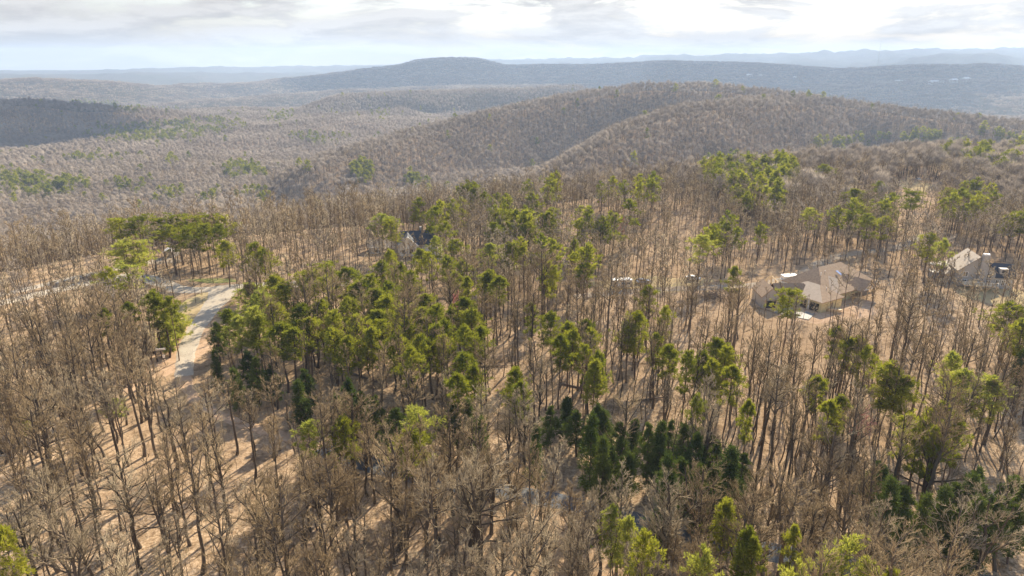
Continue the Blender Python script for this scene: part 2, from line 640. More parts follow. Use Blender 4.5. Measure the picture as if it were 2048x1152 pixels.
def G(*uv):
    return [on_plane(u, v) for u, v in uv]


CLEAR = []          # (polyline, half width) kept free of trees
c, w = ribbon('gravel_drive', G((700, 570), (560, 573), (455, 579), (405, 583), (355, 580), (320, 566), (262, 552), (190, 566), (110, 584), (20, 606), (-80, 630)), 6.0, M['gravel'], 0.12, 0.5, seed=1)
CLEAR.append((c, 4.0))
c, w = ribbon('gravel_approach', G((452, 580), (438, 599), (419, 621), (402, 641), (388, 664), (376, 691), (370, 718), (366, 750)), [11, 7.6, 5.6, 5.0, 5.0, 5.0, 4.8, 4.2], M['gravel'], 0.16, 0.5, seed=2)
CLEAR.append((c, 3.0))
c, w = ribbon('asphalt_road', G((640, 899), (690, 915), (860, 960), (1010, 985), (1170, 1018), (1330, 1062), (1500, 1105), (1750, 1150), (2050, 1190)), 4.4, M['asphalt'], 0.14, 0.3, seed=12)
CLEAR.append((c, 1.9))
c, w = ribbon('dirt_track', G((366, 744), (374, 772), (395, 800), (430, 825), (480, 845), (560, 872), (655, 904)), 3.0, M['dirt'], 0.11, 0.6, seed=13)
CLEAR.append((c, 1.2))
c, w = ribbon('far_gravel_lane', G((355, 505), (330, 520), (250, 536), (150, 557), (60, 580), (-30, 600)), 4.0, M['gravel'], 0.12, 0.4, seed=3)
CLEAR.append((c, 3.0))
c, w = ribbon('woodland_lane', G((1150, 592), (1230, 583), (1340, 578), (1440, 575), (1530, 566), (1600, 545), (1660, 520), (1720, 508), (1790, 500), (1850, 470)), 4.5, M['worn_lane'], 0.13, 1.0, seed=4)
CLEAR.append((c, 3.5))
patch('grass_verge', on_plane(388, 620), 8.5, 16, R(-10), M['dry_grass'], 0.09, 1)
patch('dirt_bank', on_plane(342, 705), 7.5, 18, R(2), M['dirt'], 0.07, 2)
patch('house_clearing', on_plane(1640, 610), 18, 13, R(20), M['dirt'], 0.07, 3)
patch('far_clearing', on_plane(1832, 372), 9, 22, R(-20), M['dry_grass'], 0.3, 4, 0.15)
patch('house_lawn', on_plane(1990, 592), 10, 9, 0, M['dry_grass'], 0.08, 5)
patch('roadside_grass', on_plane(428, 564), 9, 2.6, R(-5), M['lawn'], 0.08, 6)
patch('shed_yard', on_plane(330, 524), 6, 4, 0, M['worn_lane'], 0.1, 7)
patch('trailer_yard', on_plane(1300, 568), 20, 8, 0, M['dry_grass'], 0.09, 8)

CIRCLES = [(*on_plane(1648, 600), 14.0), (*on_plane(392, 628), 7.0), (*on_plane(386, 655), 4.5), (*on_plane(1832, 372), 11), (*on_plane(1940, 545), 13), (*on_plane(1985, 592), 9),
           (*on_plane(352, 690), 4), (*on_plane(350, 720), 4), (*on_plane(810, 500), 11), (*on_plane(335, 518), 5), (*on_plane(885, 512), 4),
           (*on_plane(1242, 571), 4), (*on_plane(1500, 575), 5)]


def clear_mask(x, y):
    ok = np.ones(x.shape, bool)
    for C, w in CLEAR:
        d, _ = seg_dist(x, y, [(a, b, 0) for a, b in C[::4]] + [(*C[-1], 0)])
        ok &= d > w
    for cx, cy_, r in CIRCLES:
        ok &= (x - cx) ** 2 + (y - cy_) ** 2 > r * r
    return ok


# ------------------------------------------------------------------ tree shapes
def nrm(v):
    return v / (np.linalg.norm(v, axis=-1, keepdims=True) + 1e-9)


def basis(d):
    ref = np.where(np.abs(d[..., 2:3]) > 0.9, np.array([1.0, 0, 0]), np.array([0, 0, 1.0]))
    a = nrm(np.cross(d, ref))
    return a, np.cross(d, a)


def sprout(P, Rr, n, t0, t1, ang, lenf, K, up, wob, rr_, rng, spread=0.35, fall=0.5):
    Nn, Kp = P.shape[:2]
    t = t0 + (t1 - t0) * (np.arange(n)[None] + rng.random((Nn, n))) / n
    f = t * (Kp - 1)
    i = np.clip(np.floor(f).astype(int), 0, Kp - 2)
    w = (f - i)[..., None]
    k = np.arange(Nn)[:, None]
    p = P[k, i] * (1 - w) + P[k, i + 1] * w
    d = nrm(P[k, i + 1] - P[k, i])
    r = Rr[k, i] * (1 - w[..., 0]) + Rr[k, i + 1] * w[..., 0]
    L = np.linalg.norm(np.diff(P, axis=1), axis=-1).sum(1)[:, None]
    a, b = basis(d)
    phi = np.arange(n)[None] * 2.4 + rng.random((Nn, 1)) * 6.28 + rng.normal(0, 0.5, (Nn, n))
    th = ang * rng.uniform(1 - spread, 1 + spread, (Nn, n))
    dr = np.cos(th)[..., None] * d + np.sin(th)[..., None] * (np.cos(phi)[..., None] * a + np.sin(phi)[..., None] * b)
    dr[..., 2] += up
    dr = nrm(dr)
    ln = L * lenf * (1 - fall * (t - t0) / max(t1 - t0, 1e-6)) * rng.uniform(0.65, 1.2, (Nn, n))
    p, dr, ln, r = p.reshape(-1, 3), dr.reshape(-1, 3), ln.reshape(-1), r.reshape(-1)
    out = [p]
    for _ in range(K - 1):
        dr = nrm(dr + rng.normal(0, wob, dr.shape) + np.array([0, 0, up * 0.5]))
        p = p + dr * (ln / (K - 1))[:, None]
        out.append(p)
    Pc = np.stack(out, 1)
    Rc = (r * rr_)[:, None] * np.linspace(1, 0.35, K)[None]
    return Pc, Rc


def tubes(P, Rr, sides):
    Nn, K = P.shape[:2]
    d = np.gradient(P, axis=1)
    d = nrm(d)
    a, b = basis(d)
    t = np.arange(sides) * 2 * math.pi / sides
    V = P[:, :, None] + Rr[:, :, None, None] * (np.cos(t)[:, None] * a[:, :, None] + np.sin(t)[:, None] * b[:, :, None])
    idx = np.arange(Nn * K * sides).reshape(Nn, K, sides)
    nx = np.roll(idx, -1, axis=2)
    q = np.stack([idx[:, :-1], nx[:, :-1], nx[:, 1:], idx[:, 1:]], -1).reshape(-1, 4)
    return V.reshape(-1, 3), q


def spikes(P0, P1, Rr):
    """three-sided cones"""
    d = nrm(P1 - P0)
    a, b = basis(d)
    t = np.arange(3) * 2 * math.pi / 3
    base = P0[:, None] + Rr[:, None, None] * (np.cos(t)[:, None] * a[:, None] + np.sin(t)[:, None] * b[:, None])
    V = np.concatenate([base, P1[:, None]], 1)
    i = np.arange(len(P0))[:, None] * 4
    tri = np.concatenate([np.concatenate([i + j, i + (j + 1) % 3, i + 3], 1)[:, None] for j in range(3)], 1).reshape(-1, 3)
    return V.reshape(-1, 3), tri


def join(parts):
    vs, fs, o = [], [], 0
    for v, f in parts:
        vs.append(v)
        fs.append(f + o)
        o += len(v)
    return np.concatenate(vs), fs


def trunk_line(H, lean, wob, K, rng):
    z = np.linspace(0, H, K)
    x = np.cumsum(rng.normal(0, wob, K)) * (z > 0)
    y = np.cumsum(rng.normal(0, wob, K)) * (z > 0)
    return np.stack([x + lean * z, y, z], 1)[None]


def bare_tree(seed, H=17.0, r0=0.21, crown0=0.42, limbs=13, ang=0.85, lenf=0.30, up=0.16, lean=0.0, fork=0, wob=0.12, q=(6, 5, 4), thick=1.0):
    rng = np.random.default_rng(seed)
    P = trunk_line(H * 0.92, lean, wob, 10, rng)
    Rt = (1.12 * r0 * np.linspace(1, 0.16, 10) ** 0.8)[None]
    Rt[0, 0] *= 1.25
    wood = [tubes(P, Rt, 6)]
    stems = [(P, Rt)]
    if fork:
        F, FR = sprout(P, Rt, fork, 0.25, 0.42, 0.42, 0.66, 8, 0.10, 0.05, 0.8, rng, 0.3, 0.2)
        wood.append(tubes(F, FR, 5))
        stems.append((F, FR))
    crown = []
    for j, (S, SR) in enumerate(stems):
        nl = limbs if j == 0 else max(5, limbs // 2)
        t0 = crown0 if j == 0 else 0.25
        L1, R1 = sprout(S, SR, nl, t0, 0.98, ang, lenf if j == 0 else lenf * 1.15, 6, up, 0.12, 0.62, rng, 0.3, 0.55)
        R1 = np.maximum(R1, 0.03)
        wood.append(tubes(L1, R1, 4))
        L2, R2 = sprout(L1, R1, q[0], 0.15, 1.0, 0.62, 0.50, 4, 0.13, 0.09, 0.6, rng, 0.4, 0.4)
        R2 = np.clip(R2, 0.026, 0.05) * thick
        crown.append(tubes(L2, R2, 3))
        L3, R3 = sprout(L2, R2, q[1], 0.12, 1.0, 0.55, 0.60, 3, 0.12, 0.09, 0.7, rng, 0.4, 0.35)
        R3 = np.clip(R3, 0.013, 0.022) * thick
        crown.append(tubes(L3, R3, 3))
        L4, R4 = sprout(L3, R3, q[2], 0.1, 1.0, 0.48, 0.85, 2, 0.12, 0.08, 0.9, rng, 0.45, 0.3)
        crown.append(spikes(L4[:, 0], L4[:, -1], np.clip(R4[:, 0], 0.008, 0.011) * thick))
    return join(wood), join(crown)


def bare_mid(seed, H=16.0, crown0=0.42, lenf=0.3, ang=0.85, thick=0.034, limbs=10, n2=5, n3=9, fork=0, r0=0.13):
    rng = np.random.default_rng(seed)
    P = trunk_line(H * 0.95, rng.normal(0, 0.02), 0.12, 6, rng)
    Rt = (r0 * np.linspace(1, 0.2, 6))[None]
    parts = [tubes(P, Rt, 4)]
    stems = [(P, Rt)]
    if fork:
        F, FR = sprout(P, Rt, fork, 0.25, 0.42, 0.4, 0.66, 5, 0.1, 0.05, 0.8, rng, 0.3, 0.2)
        parts.append(tubes(F, FR, 3))
        stems.append((F, FR))
    tw = []
    for S, SR in stems:
        L1, R1 = sprout(S, SR, limbs, crown0, 0.98, ang, lenf, 4, 0.16, 0.12, 0.55, rng, 0.3, 0.5)
        parts.append(tubes(L1, np.maximum(R1, 0.04), 3))
        L2, R2 = sprout(L1, R1, n2, 0.2, 1.0, 0.72, 0.5, 3, 0.12, 0.12, 0.6, rng)
        tw.append(tubes(L2, np.clip(R2, 0.03, 0.05), 3))
        L3, R3 = sprout(L2, R2, n3, 0.1, 1.0, 0.66, 0.75, 2, 0.1, 0.1, 0.9, rng)
        tw.append(spikes(L3[:, 0], L3[:, -1], np.full(len(L3), thick)))
    return join(parts), join(tw)


def bare_far(seed, H=16.0, W=3.2, n=230, thick=0.065):
    rng = np.random.default_rng(seed)
    parts = [spikes(np.zeros((1, 3)), np.array([[0, 0, H * 0.9]]), np.array([0.22]))]
    d = nrm(rng.normal(0, 1, (n, 3)) + np.array([0, 0, 0.35]))
    rad = np.array([W, W, H * 0.24]) * rng.uniform(0.75, 1.08, (n, 1))
    mid_ = np.array([0, 0, H * 0.72])
    p1 = mid_ + d * rad
    p0 = mid_ + d * rad * rng.uniform(0.35, 0.7, (n, 1)) - np.array([0, 0, 1.0]) * rng.uniform(0.2, 1.4, (n, 1)) + rng.normal(0, 0.3, (n, 3))
    crown = [spikes(p0, p1, np.full(n, thick))]
    return join(parts), join(crown)


def needle_tufts(centres, dirs, rng, n, length, width, droop=0.0):
    """bursts of narrow blades"""
    m = len(centres)
    d = rng.normal(0, 1, (m, n, 3))
    d = nrm(d)
    d = nrm(d * 0.85 + dirs[:, None] * 0.8 + np.array([0, 0, 0.25 - droop]))
    L = length * rng.uniform(0.6, 1.25, (m, n, 1))
    a, b = basis(d)
    th = rng.uniform(0, 6.28, (m, n, 1))
    s = (a * np.cos(th) + b * np.sin(th)) * width * 0.5
    p = centres[:, None] + rng.normal(0, length * 0.22, (m, n, 3))
    tip = p + d * L
    mid = p + d * L * 0.45
    V = np.stack([p, mid - s, tip, mid + s], 2).reshape(-1, 3)
    i = np.arange(m * n)[:, None] * 4
    return V, np.concatenate([i, i + 1, i + 2, i + 3], 1)


def pine(seed, H=15.5, crown0=0.52, W=2.7, branches=42, tufts=8, blades=12, length=0.6, width=0.125, flat=0.5, trunk_r=0.17, sides=6, lean=0.0):
    rng = np.random.default_rng(seed)
    P = trunk_line(H * 0.97, lean + rng.normal(0, 0.015), 0.09, 8, rng)
    Rt = (trunk_r * np.linspace(1, 0.22, 8))[None]
    wood = [tubes(P, Rt, sides)]
    t = np.sort(crown0 + (1 - crown0) * rng.random(branches) ** 0.85)
    s = (t - crown0) / (1 - crown0)
    prof = np.clip(np.sin(np.clip(s * (1 - flat * 0.35) + 0.12 + flat * 0.12, 0, 1) * math.pi) ** 0.75, 0.22, 1)
    ln = W * prof * rng.uniform(0.4, 1.3, branches)
    ph = np.arange(branches) * 2.4 + rng.normal(0, 0.6, branches)
    f = t * 7
    i = np.clip(np.floor(f).astype(int), 0, 6)
    w = (f - i)[:, None]
    p0 = P[0][i] * (1 - w) + P[0][i + 1] * w
    rise = 0.12 + 0.75 * s ** 2 + rng.normal(0, 0.13, branches)
    d = nrm(np.stack([np.cos(ph), np.sin(ph), rise], 1))
    k = np.linspace(0, 1, 4)
    B = p0[:, None] + d[:, None] * (ln[:, None] * k)[..., None]
    B[..., 2] += (0.12 * ln)[:, None] * k ** 2
    wood.append(tubes(B, np.maximum(0.045 * (1 - 0.6 * k)[None] * np.ones((branches, 1)), 0.015), 3))
    nb = rng.integers(2, 6, 1)[0]
    dead_t = rng.uniform(min(0.2, crown0 * 0.5), crown0, 6 + nb)
    dp = np.stack([np.interp(dead_t * 7, np.arange(8), P[0][:, c_]) for c_ in range(3)], 1)
    dph = rng.uniform(0, 6.28, len(dead_t))
    de = dp + np.stack([np.cos(dph), np.sin(dph), rng.normal(0.05, 0.1, len(dead_t))], 1) * rng.uniform(0.5, 1.6, (len(dead_t), 1))
    wood.append(spikes(dp, de, np.full(len(dead_t), 0.03)))
    tt = 0.35 + 0.65 * rng.random((branches, tufts)) ** 0.7
    c_ = p0[:, None] + d[:, None] * (ln[:, None] * tt)[..., None]
    c_[..., 2] += (0.12 * ln)[:, None] * tt ** 2
    c_ += rng.normal(0, 1, c_.shape) * (0.19 * ln)[:, None, None] * np.array([1, 1, 0.45])
    dirs = np.repeat(d[:, None], tufts, 1).reshape(-1, 3)
    fol = needle_tufts(c_.reshape(-1, 3), dirs, rng, blades, length, width)
    top = needle_tufts(P[0][-1:] + np.array([[0, 0, 0.1]]), np.array([[0, 0, 1.0]]), rng, 14, length, width)
    return join(wood), join([fol, top])


def cedar(seed, H=11.0, W=2.3, branches=85, tufts=6, blades=7, length=0.8, width=0.12, power=0.8):
    rng = np.random.default_rng(seed)
    P = trunk_line(H * 0.98, 0.0, 0.05, 6, rng)
    wood = [tubes(P, (0.15 * np.linspace(1, 0.15, 6))[None], 5)]
    t = np.sort(0.06 + 0.92 * rng.random(branches) ** 1.05)
    ln = W * np.clip(1.04 - t, 0.05, 1) ** power * rng.uniform(0.4, 1.35, branches)
    ph = np.arange(branches) * 2.4 + rng.normal(0, 0.5, branches)
    p0 = np.stack([np.interp(t * 5, np.arange(6), P[0][:, j]) for j in range(3)], 1)
    d = nrm(np.stack([np.cos(ph), np.sin(ph), 0.65 + rng.normal(0, 0.2, branches)], 1))
    B = np.stack([p0, p0 + d * ln[:, None]], 1)
    wood.append(tubes(B, np.tile([[0.035, 0.012]], (branches, 1)), 3))
    tt = 0.15 + 0.85 * rng.random((branches, tufts)) ** 0.7
    c_ = p0[:, None] + d[:, None] * (ln[:, None] * tt)[..., None]
    c_ += rng.normal(0, 1, c_.shape) * (0.13 * ln)[:, None, None]
    fol = needle_tufts(c_.reshape(-1, 3), np.repeat(d[:, None], tufts, 1).reshape(-1, 3), rng, blades, length, width, 0.1)
    top = needle_tufts(P[0][-1:], np.array([[0, 0, 1.0]]), rng, 8, length, width * 0.8)
    return join(wood), join([fol, top])


def tree_meshes(name, shape, wood_mat_, crown_mat):
    (wv, wf), (cv, cf) = shape
    return (new_mesh(name + '_trunk', wv, wf, [wood_mat_]), new_mesh(name + '_crown', cv, cf, [crown_mat]))


def one_mesh(name, shape, wood_mat_, crown_mat):
    (wv, wf), (cv, cf) = shape
    me = new_mesh(name, np.concatenate([wv, cv]), list(wf) + [f + len(wv) for f in cf], [wood_mat_, crown_mat])
    nw = sum(len(f) for f in wf)
    mi = np.zeros(len(me.polygons), np.int32)
    mi[nw:] = 1
    me.polygons.foreach_set('material_index', mi)
    return me


BARE = [
    ('tall slender', dict(H=18.5, r0=0.19, crown0=0.5, limbs=12, lenf=0.24, ang=0.75)),
    ('wide spreading', dict(H=16.0, r0=0.28, crown0=0.34, limbs=11, lenf=0.42, ang=0.95, fork=1)),
    ('twin-stemmed', dict(H=17.0, r0=0.24, crown0=0.42, limbs=10, lenf=0.26, fork=1)),
    ('narrow upright', dict(H=15.5, r0=0.17, crown0=0.36, limbs=14, lenf=0.24, ang=0.6)),
    ('short bushy', dict(H=10.5, r0=0.15, crown0=0.28, limbs=13, lenf=0.34, ang=0.8, q=(6, 6, 4))),
    ('crooked leaning', dict(H=16.0, r0=0.21, crown0=0.4, limbs=12, lenf=0.28, lean=0.13, wob=0.3)),
    ('high-crowned', dict(H=19.5, r0=0.25, crown0=0.6, limbs=12, lenf=0.26, ang=0.9)),
    ('round-crowned', dict(H=15.0, r0=0.23, crown0=0.36, limbs=14, lenf=0.34, ang=0.9, q=(7, 6, 3), fork=1)),
]
BARE.append(('thin pole-like', dict(H=15.5, r0=0.11, crown0=0.62, limbs=7, lenf=0.15, ang=0.7, q=(4, 4, 3))))
BARE.append(('stout broad-limbed', dict(H=17.0, r0=0.33, crown0=0.3, limbs=12, lenf=0.44, ang=1.0, fork=1, wob=0.2)))
bare_near = []
bare_single = []
NEAR_IX = {k: i for i, k in enumerate((0, 2, 3, 5, 6, 7, 8))}
for k, (nm, kw) in enumerate(BARE):
    sh = bare_tree(100 + k, **kw)
    tr, cg = tree_meshes('bare_tree', sh, M['bark'], M['twig_grey'])
    cb = cg.copy()
    cb.materials[0] = M['twig_brown']
    bare_near.append((tr, cg, cb, kw['H']))
    if k in (0, 2, 3, 5, 6, 7, 8):
        bare_single.append(one_mesh('bare', sh, M['bark'], M['twig_grey' if k % 2 else 'twig_brown']))
PINE = [
    ('flat-topped', dict(H=16.0, crown0=0.62, W=3.0, flat=1.0, branches=38)),
    ('full-crowned', dict(H=15.0, crown0=0.42, W=2.9, flat=0.3, branches=52)),
    ('slender', dict(H=15.5, crown0=0.55, W=1.9, flat=0.3, branches=36)),
    ('ragged', dict(H=16.0, crown0=0.5, W=2.8, flat=0.6, branches=30, tufts=9)),
    ('small bushy', dict(H=7.5, crown0=0.12, W=2.3, flat=0.2, branches=48, tufts=8)),
]
pine_near = []
for k, (nm, kw) in enumerate(PINE):
    sh = pine(300 + k, **kw)
    tr, cr = tree_meshes('pine_tree', sh, M['pine_bark'], M['needles'])
    cp = cr.copy()
    cp.materials[0] = M['needles_pale']
    pine_near.append((tr, cr, cp, kw['H']))
cedar_near = []
for k, kw in enumerate([dict(H=12.5), dict(H=14.5, W=2.4, power=0.75), dict(H=9.5, W=2.2, power=0.7)]):
    tr, cr = tree_meshes('cedar_tree', cedar(500 + k, **kw), M['pine_bark'], M['needles_dark'])
    cedar_near.append((tr, cr, kw.get('H', 11.0)))
yv = pine(520, H=11.5, crown0=0.12, W=2.3, branches=58, tufts=7, flat=0.1)
tr, cr = tree_meshes('cedar_tree', yv, M['pine_bark'], M['needles_dark'])
cedar_near.append((tr, cr, 11.5))
blossom_mesh = [tree_meshes('redbud_tree', bare_tree(700, H=9.0, r0=0.12, crown0=0.3, limbs=10, lenf=0.4, ang=0.7, q=(6, 5, 5), fork=1, thick=1.3), M['bark'], M['blossom'])]

print('shapes', round(time.time() - T0, 1))

# ------------------------------------------------------------------ where the trees stand
ORD = ['leftmost', 'second', 'third', 'fourth', 'fifth', 'sixth', 'seventh', 'eighth', 'ninth', 'tenth', 'eleventh', 'twelfth', 'thirteenth', 'fourteenth', 'fifteenth', 'sixteenth', 'seventeenth', 'eighteenth', 'nineteenth', 'twentieth']
ZONES = [
    (400, 640, 'beside the curving drive'), (335, 520, 'near the white shed'), (440, 540, 'behind the road junction'), (810, 500, 'near the dark-roofed house'),
    (1640, 590, 'around the unfinished house'), (1940, 540, 'by the chimney house'), (1245, 570, 'near the white trailer'), (1300, 920, 'at the dark cedar row'),
    (1950, 1060, 'by the bottom right cedars'), (960, 990, 'over the shaded road'), (690, 880, 'around the round bright pine'), (90, 950, 'in the lower left woods'),
    (330, 1000, 'in the striped-shadow woods'), (600, 1120, 'by the bottom edge'), (1050, 1120, 'at the bottom centre'), (1450, 1090, 'by the bottom bright pines'),
    (1750, 1110, 'along the lower right road'), (120, 740, 'in the left woods below the lane'), (480, 830, 'where the road bends right'), (1150, 720, 'in the open middle woods'),
    (1450, 760, 'below the woodland lane'), (1750, 780, 'on the slope below the house'), (1990, 780, 'at the right edge slope'), (650, 680, 'in the pine stand by the drive'),
    (900, 680, 'in the middle pine stand'), (950, 820, 'above the shaded road'), (1000, 480, 'at the far plateau edge'), (1500, 380, 'on the far wooded shoulder'), (1850, 330, 'beyond the far clearing'),
    (1650, 950, 'in the lower right woods'), (60, 600, 'along the far gravel lane'), (1300, 470, 'behind the woodland lane'), (250, 850, 'in the woods left of the bend'), (1850, 930, 'on the lower right slope')]
LABELLED = []        # (object, look, u, v)


def zone(u, v):
    return min(ZONES, key=lambda z: (z[0] - u) ** 2 + (1.4 * (z[1] - v)) ** 2)[2]


def write_labels():
    cells = {}
    for o, look, u, v in LABELLED:
        cells.setdefault((look, zone(u, v)), []).append((u, v, o))
    for (look, zn), L in cells.items():
        L.sort(key=lambda q: q[0])
        for i, (u, v, o) in enumerate(L):
            if len(L) == 1:
                o['label'] = f'{look} {zn}'
            elif i == len(L) - 1:
                o['label'] = f'{look} {zn}, rightmost of these'
            else:
                o['label'] = f'{look} {zn}, {ORD[min(i, 19)]}' + (' of these' if i == 0 else ' from left')


def plant(name, cat, group, look, xy, meshes, sxy, sz, yaw, tilt=(0, 0), uv=None):
    x, y = xy
    z = hz(x, y) - 0.1
    e = empty(name, (x, y, z), yaw, None, cat, group)
    e.rotation_euler = (tilt[0], tilt[1], yaw)
    e.scale = (sxy, sxy, sz)
    for nm, me in zip(('trunk', 'crown'), meshes):
        link(nm, me, e)
    if uv is None:
        u, v, _ = project([(x, y, z + 8)])
        uv = (u[0], v[0])
    LABELLED.append((e, look, *uv))
    return e


# evergreens, one by one: bearing and height of the top, crown width in the photo's pixels, kind, pale or not, own height
F_, C_, S_, R_, B_ = 0, 1, 2, 3, 4
PINES = [
    (240, 440, 50, F_, 0), (272, 436, 60, F_, 0), (318, 440, 55, F_, 0), (352, 434, 55, F_, 0), (388, 436, 55, F_, 0), (420, 434, 50, F_, 0), (452, 436, 45, F_, 0), (338, 452, 45, R_, 0), (405, 450, 45, R_, 0), (372, 456, 45, F_, 0), (434, 452, 40, R_, 0),
    (240, 486, 60, F_, 1), (275, 488, 55, F_, 1), (215, 535, 45, R_, 0), (250, 534, 60, F_, 1), (447, 484, 42, C_, 0), (512, 488, 45, C_, 0), (532, 500, 50, C_, 0), (300, 578, 45, R_, 0), (318, 590, 40, S_, 0), (336, 588, 40, R_, 0), (346, 620, 52, B_, 1), (328, 644, 40, B_, 1),
    (205, 612, 30, S_, 0), (252, 600, 30, S_, 0), (492, 562, 60, C_, 1), (545, 548, 55, C_, 0), (612, 542, 70, F_, 0), (655, 530, 75, F_, 0), (690, 532, 70, C_, 0), (640, 552, 60, R_, 0), (545, 598, 65, C_, 0), (598, 606, 70, C_, 0), (636, 598, 60, C_, 0), (560, 640, 55, S_, 0), (584, 652, 50, S_, 0), (700, 590, 65, C_, 0),
    (660, 620, 55, R_, 0), (452, 612, 42, S_, 0), (468, 628, 52, C_, 1), (722, 560, 50, S_, 0), (745, 575, 75, C_, 0), (772, 592, 70, C_, 0), (748, 618, 75, C_, 0), (715, 628, 55, R_, 0), (765, 640, 60, R_, 0), (780, 498, 40, C_, 0), (768, 520, 45, C_, 0), (800, 525, 40, C_, 0),
    (838, 496, 45, C_, 0), (858, 505, 40, R_, 0), (825, 542, 45, C_, 0), (872, 470, 35, C_, 1), (898, 510, 45, C_, 0), (925, 520, 45, R_, 0), (910, 545, 40, S_, 0), (935, 555, 30, S_, 0), (842, 590, 65, C_, 0), (835, 618, 70, C_, 0), (812, 640, 50, R_, 0), (868, 650, 65, C_, 0), (845, 668, 55, R_, 0), (895, 642, 65, C_, 0), (880, 670, 50, R_, 0),
    (925, 596, 60, C_, 0), (948, 622, 65, C_, 0), (930, 650, 55, R_, 0), (985, 540, 55, C_, 0), (970, 548, 40, C_, 0), (1000, 552, 40, S_, 0), (930, 700, 75, C_, 0), (948, 728, 55, C_, 0), (912, 745, 50, S_, 0), (1030, 735, 55, C_, 0), (1040, 760, 40, S_, 0), (1022, 482, 40, C_, 0), (975, 484, 45, C_, 1), (1008, 440, 45, C_, 0),
    (1032, 416, 24, S_, 0), (1100, 420, 28, S_, 0), (1062, 442, 50, C_, 0), (985, 442, 40, R_, 0), (1048, 430, 30, S_, 0), (890, 442, 40, R_, 0), (762, 430, 55, R_, 1), (782, 440, 45, C_, 0), (1202, 432, 26, S_, 0), (1150, 474, 28, C_, 0), (1178, 486, 45, R_, 0), (1095, 522, 38, C_, 0), (1105, 530, 36, R_, 0), (915, 478, 50, R_, 0),
    (1060, 608, 30, S_, 0), (1108, 626, 55, C_, 0), (1138, 642, 60, C_, 0), (1165, 640, 55, C_, 0), (1185, 655, 50, C_, 0), (1120, 668, 40, S_, 0), (1188, 720, 50, C_, 0), (1172, 690, 45, R_, 0), (1278, 625, 65, C_, 0), (1312, 664, 34, S_, 0), (1298, 568, 38, S_, 0), (1335, 612, 36, R_, 0), (1342, 688, 48, S_, 0), (1402, 470, 55, R_, 1),
    (1408, 702, 52, C_, 0), (1432, 672, 60, C_, 0), (1452, 690, 50, R_, 0), (1465, 728, 46, S_, 0), (1470, 530, 30, S_, 0), (1582, 578, 58, F_, 0), (1640, 748, 42, S_, 0), (1676, 650, 34, S_, 0), (1702, 672, 36, S_, 0), (1722, 668, 40, S_, 0), (1738, 690, 40, R_, 0), (1776, 722, 70, R_, 0), (1806, 748, 60, C_, 0), (1660, 800, 40, S_, 0), (1686, 788, 38, S_, 0),
    (1842, 842, 60, R_, 0), (1896, 806, 62, C_, 0), (1818, 830, 50, S_, 0), (1872, 860, 46, R_, 0), (1912, 700, 45, C_, 1), (1942, 738, 62, C_, 1), (1985, 752, 70, C_, 1), (2030, 606, 75, C_, 0), (2056, 640, 60, C_, 0), (1500, 800, 30, S_, 0), (1398, 790, 40, R_, 0),
    (1706, 376, 42, C_, 0), (1740, 430, 40, R_, 0), (1768, 436, 40, R_, 0), (1826, 384, 42, F_, 0), (1762, 362, 28, S_, 0), (1648, 328, 34, R_, 0), (1625, 416, 40, R_, 1), (1868, 470, 42, C_, 0), (1888, 480, 30, R_, 1), (2028, 428, 48, C_, 0), (2050, 420, 40, R_, 0), (1902, 376, 30, R_, 0), (1930, 380, 28, R_, 0),
    (575, 560, 60, C_, 0), (705, 566, 55, C_, 0), (668, 652, 58, C_, 0), (802, 612, 55, C_, 0), (868, 612, 55, R_, 0), (735, 655, 55, C_, 0), (735, 548, 50, R_, 0), (610, 632, 55, C_, 0), (690, 672, 55, C_, 0), (800, 665, 60, C_, 0), (822, 690, 55, R_, 0), (905, 615, 55, C_, 0), (955, 655, 50, C_, 0), (520, 575, 60, C_, 1), (500, 610, 55, R_, 1), (520, 630, 50, C_, 0), (780, 560, 50, C_, 0), 
    (1150, 660, 50, C_, 0), (1200, 700, 45, C_, 0), (1260, 640, 45, C_, 0), (1430, 715, 50, C_, 0), (1375, 700, 45, R_, 0), (1785, 735, 55, C_, 0), (1870, 820, 50, C_, 0), (1915, 835, 50, R_, 0),
    (1232, 1020, 50, C_, 1), (1262, 1046, 50, C_, 1), (1290, 1070, 60, R_, 0), (1452, 1012, 62, C_, 0), (1492, 1066, 56, C_, 0), (1508, 1084, 40, S_, 0), (1690, 1092, 70, F_, 1), (1655, 1112, 60, R_, 1), (1735, 1125, 60, R_, 1), (1590, 1060, 34, S_, 0), (1780, 1140, 40, C_, 0), (2, 1050, 50, C_, 0),
    (226, 796, 34, S_, 1, 8), (690, 832, 62, C_, 0, 13), (612, 845, 58, R_, 1, 12), (662, 905, 32, S_, 1, 7), (812, 858, 80, C_, 0, 15), (842, 820, 75, F_, 1, 14), (45, 830, 26, S_, 0, 8), (1410, 1110, 60, R_, 1), (1600, 1140, 60, R_, 1)]
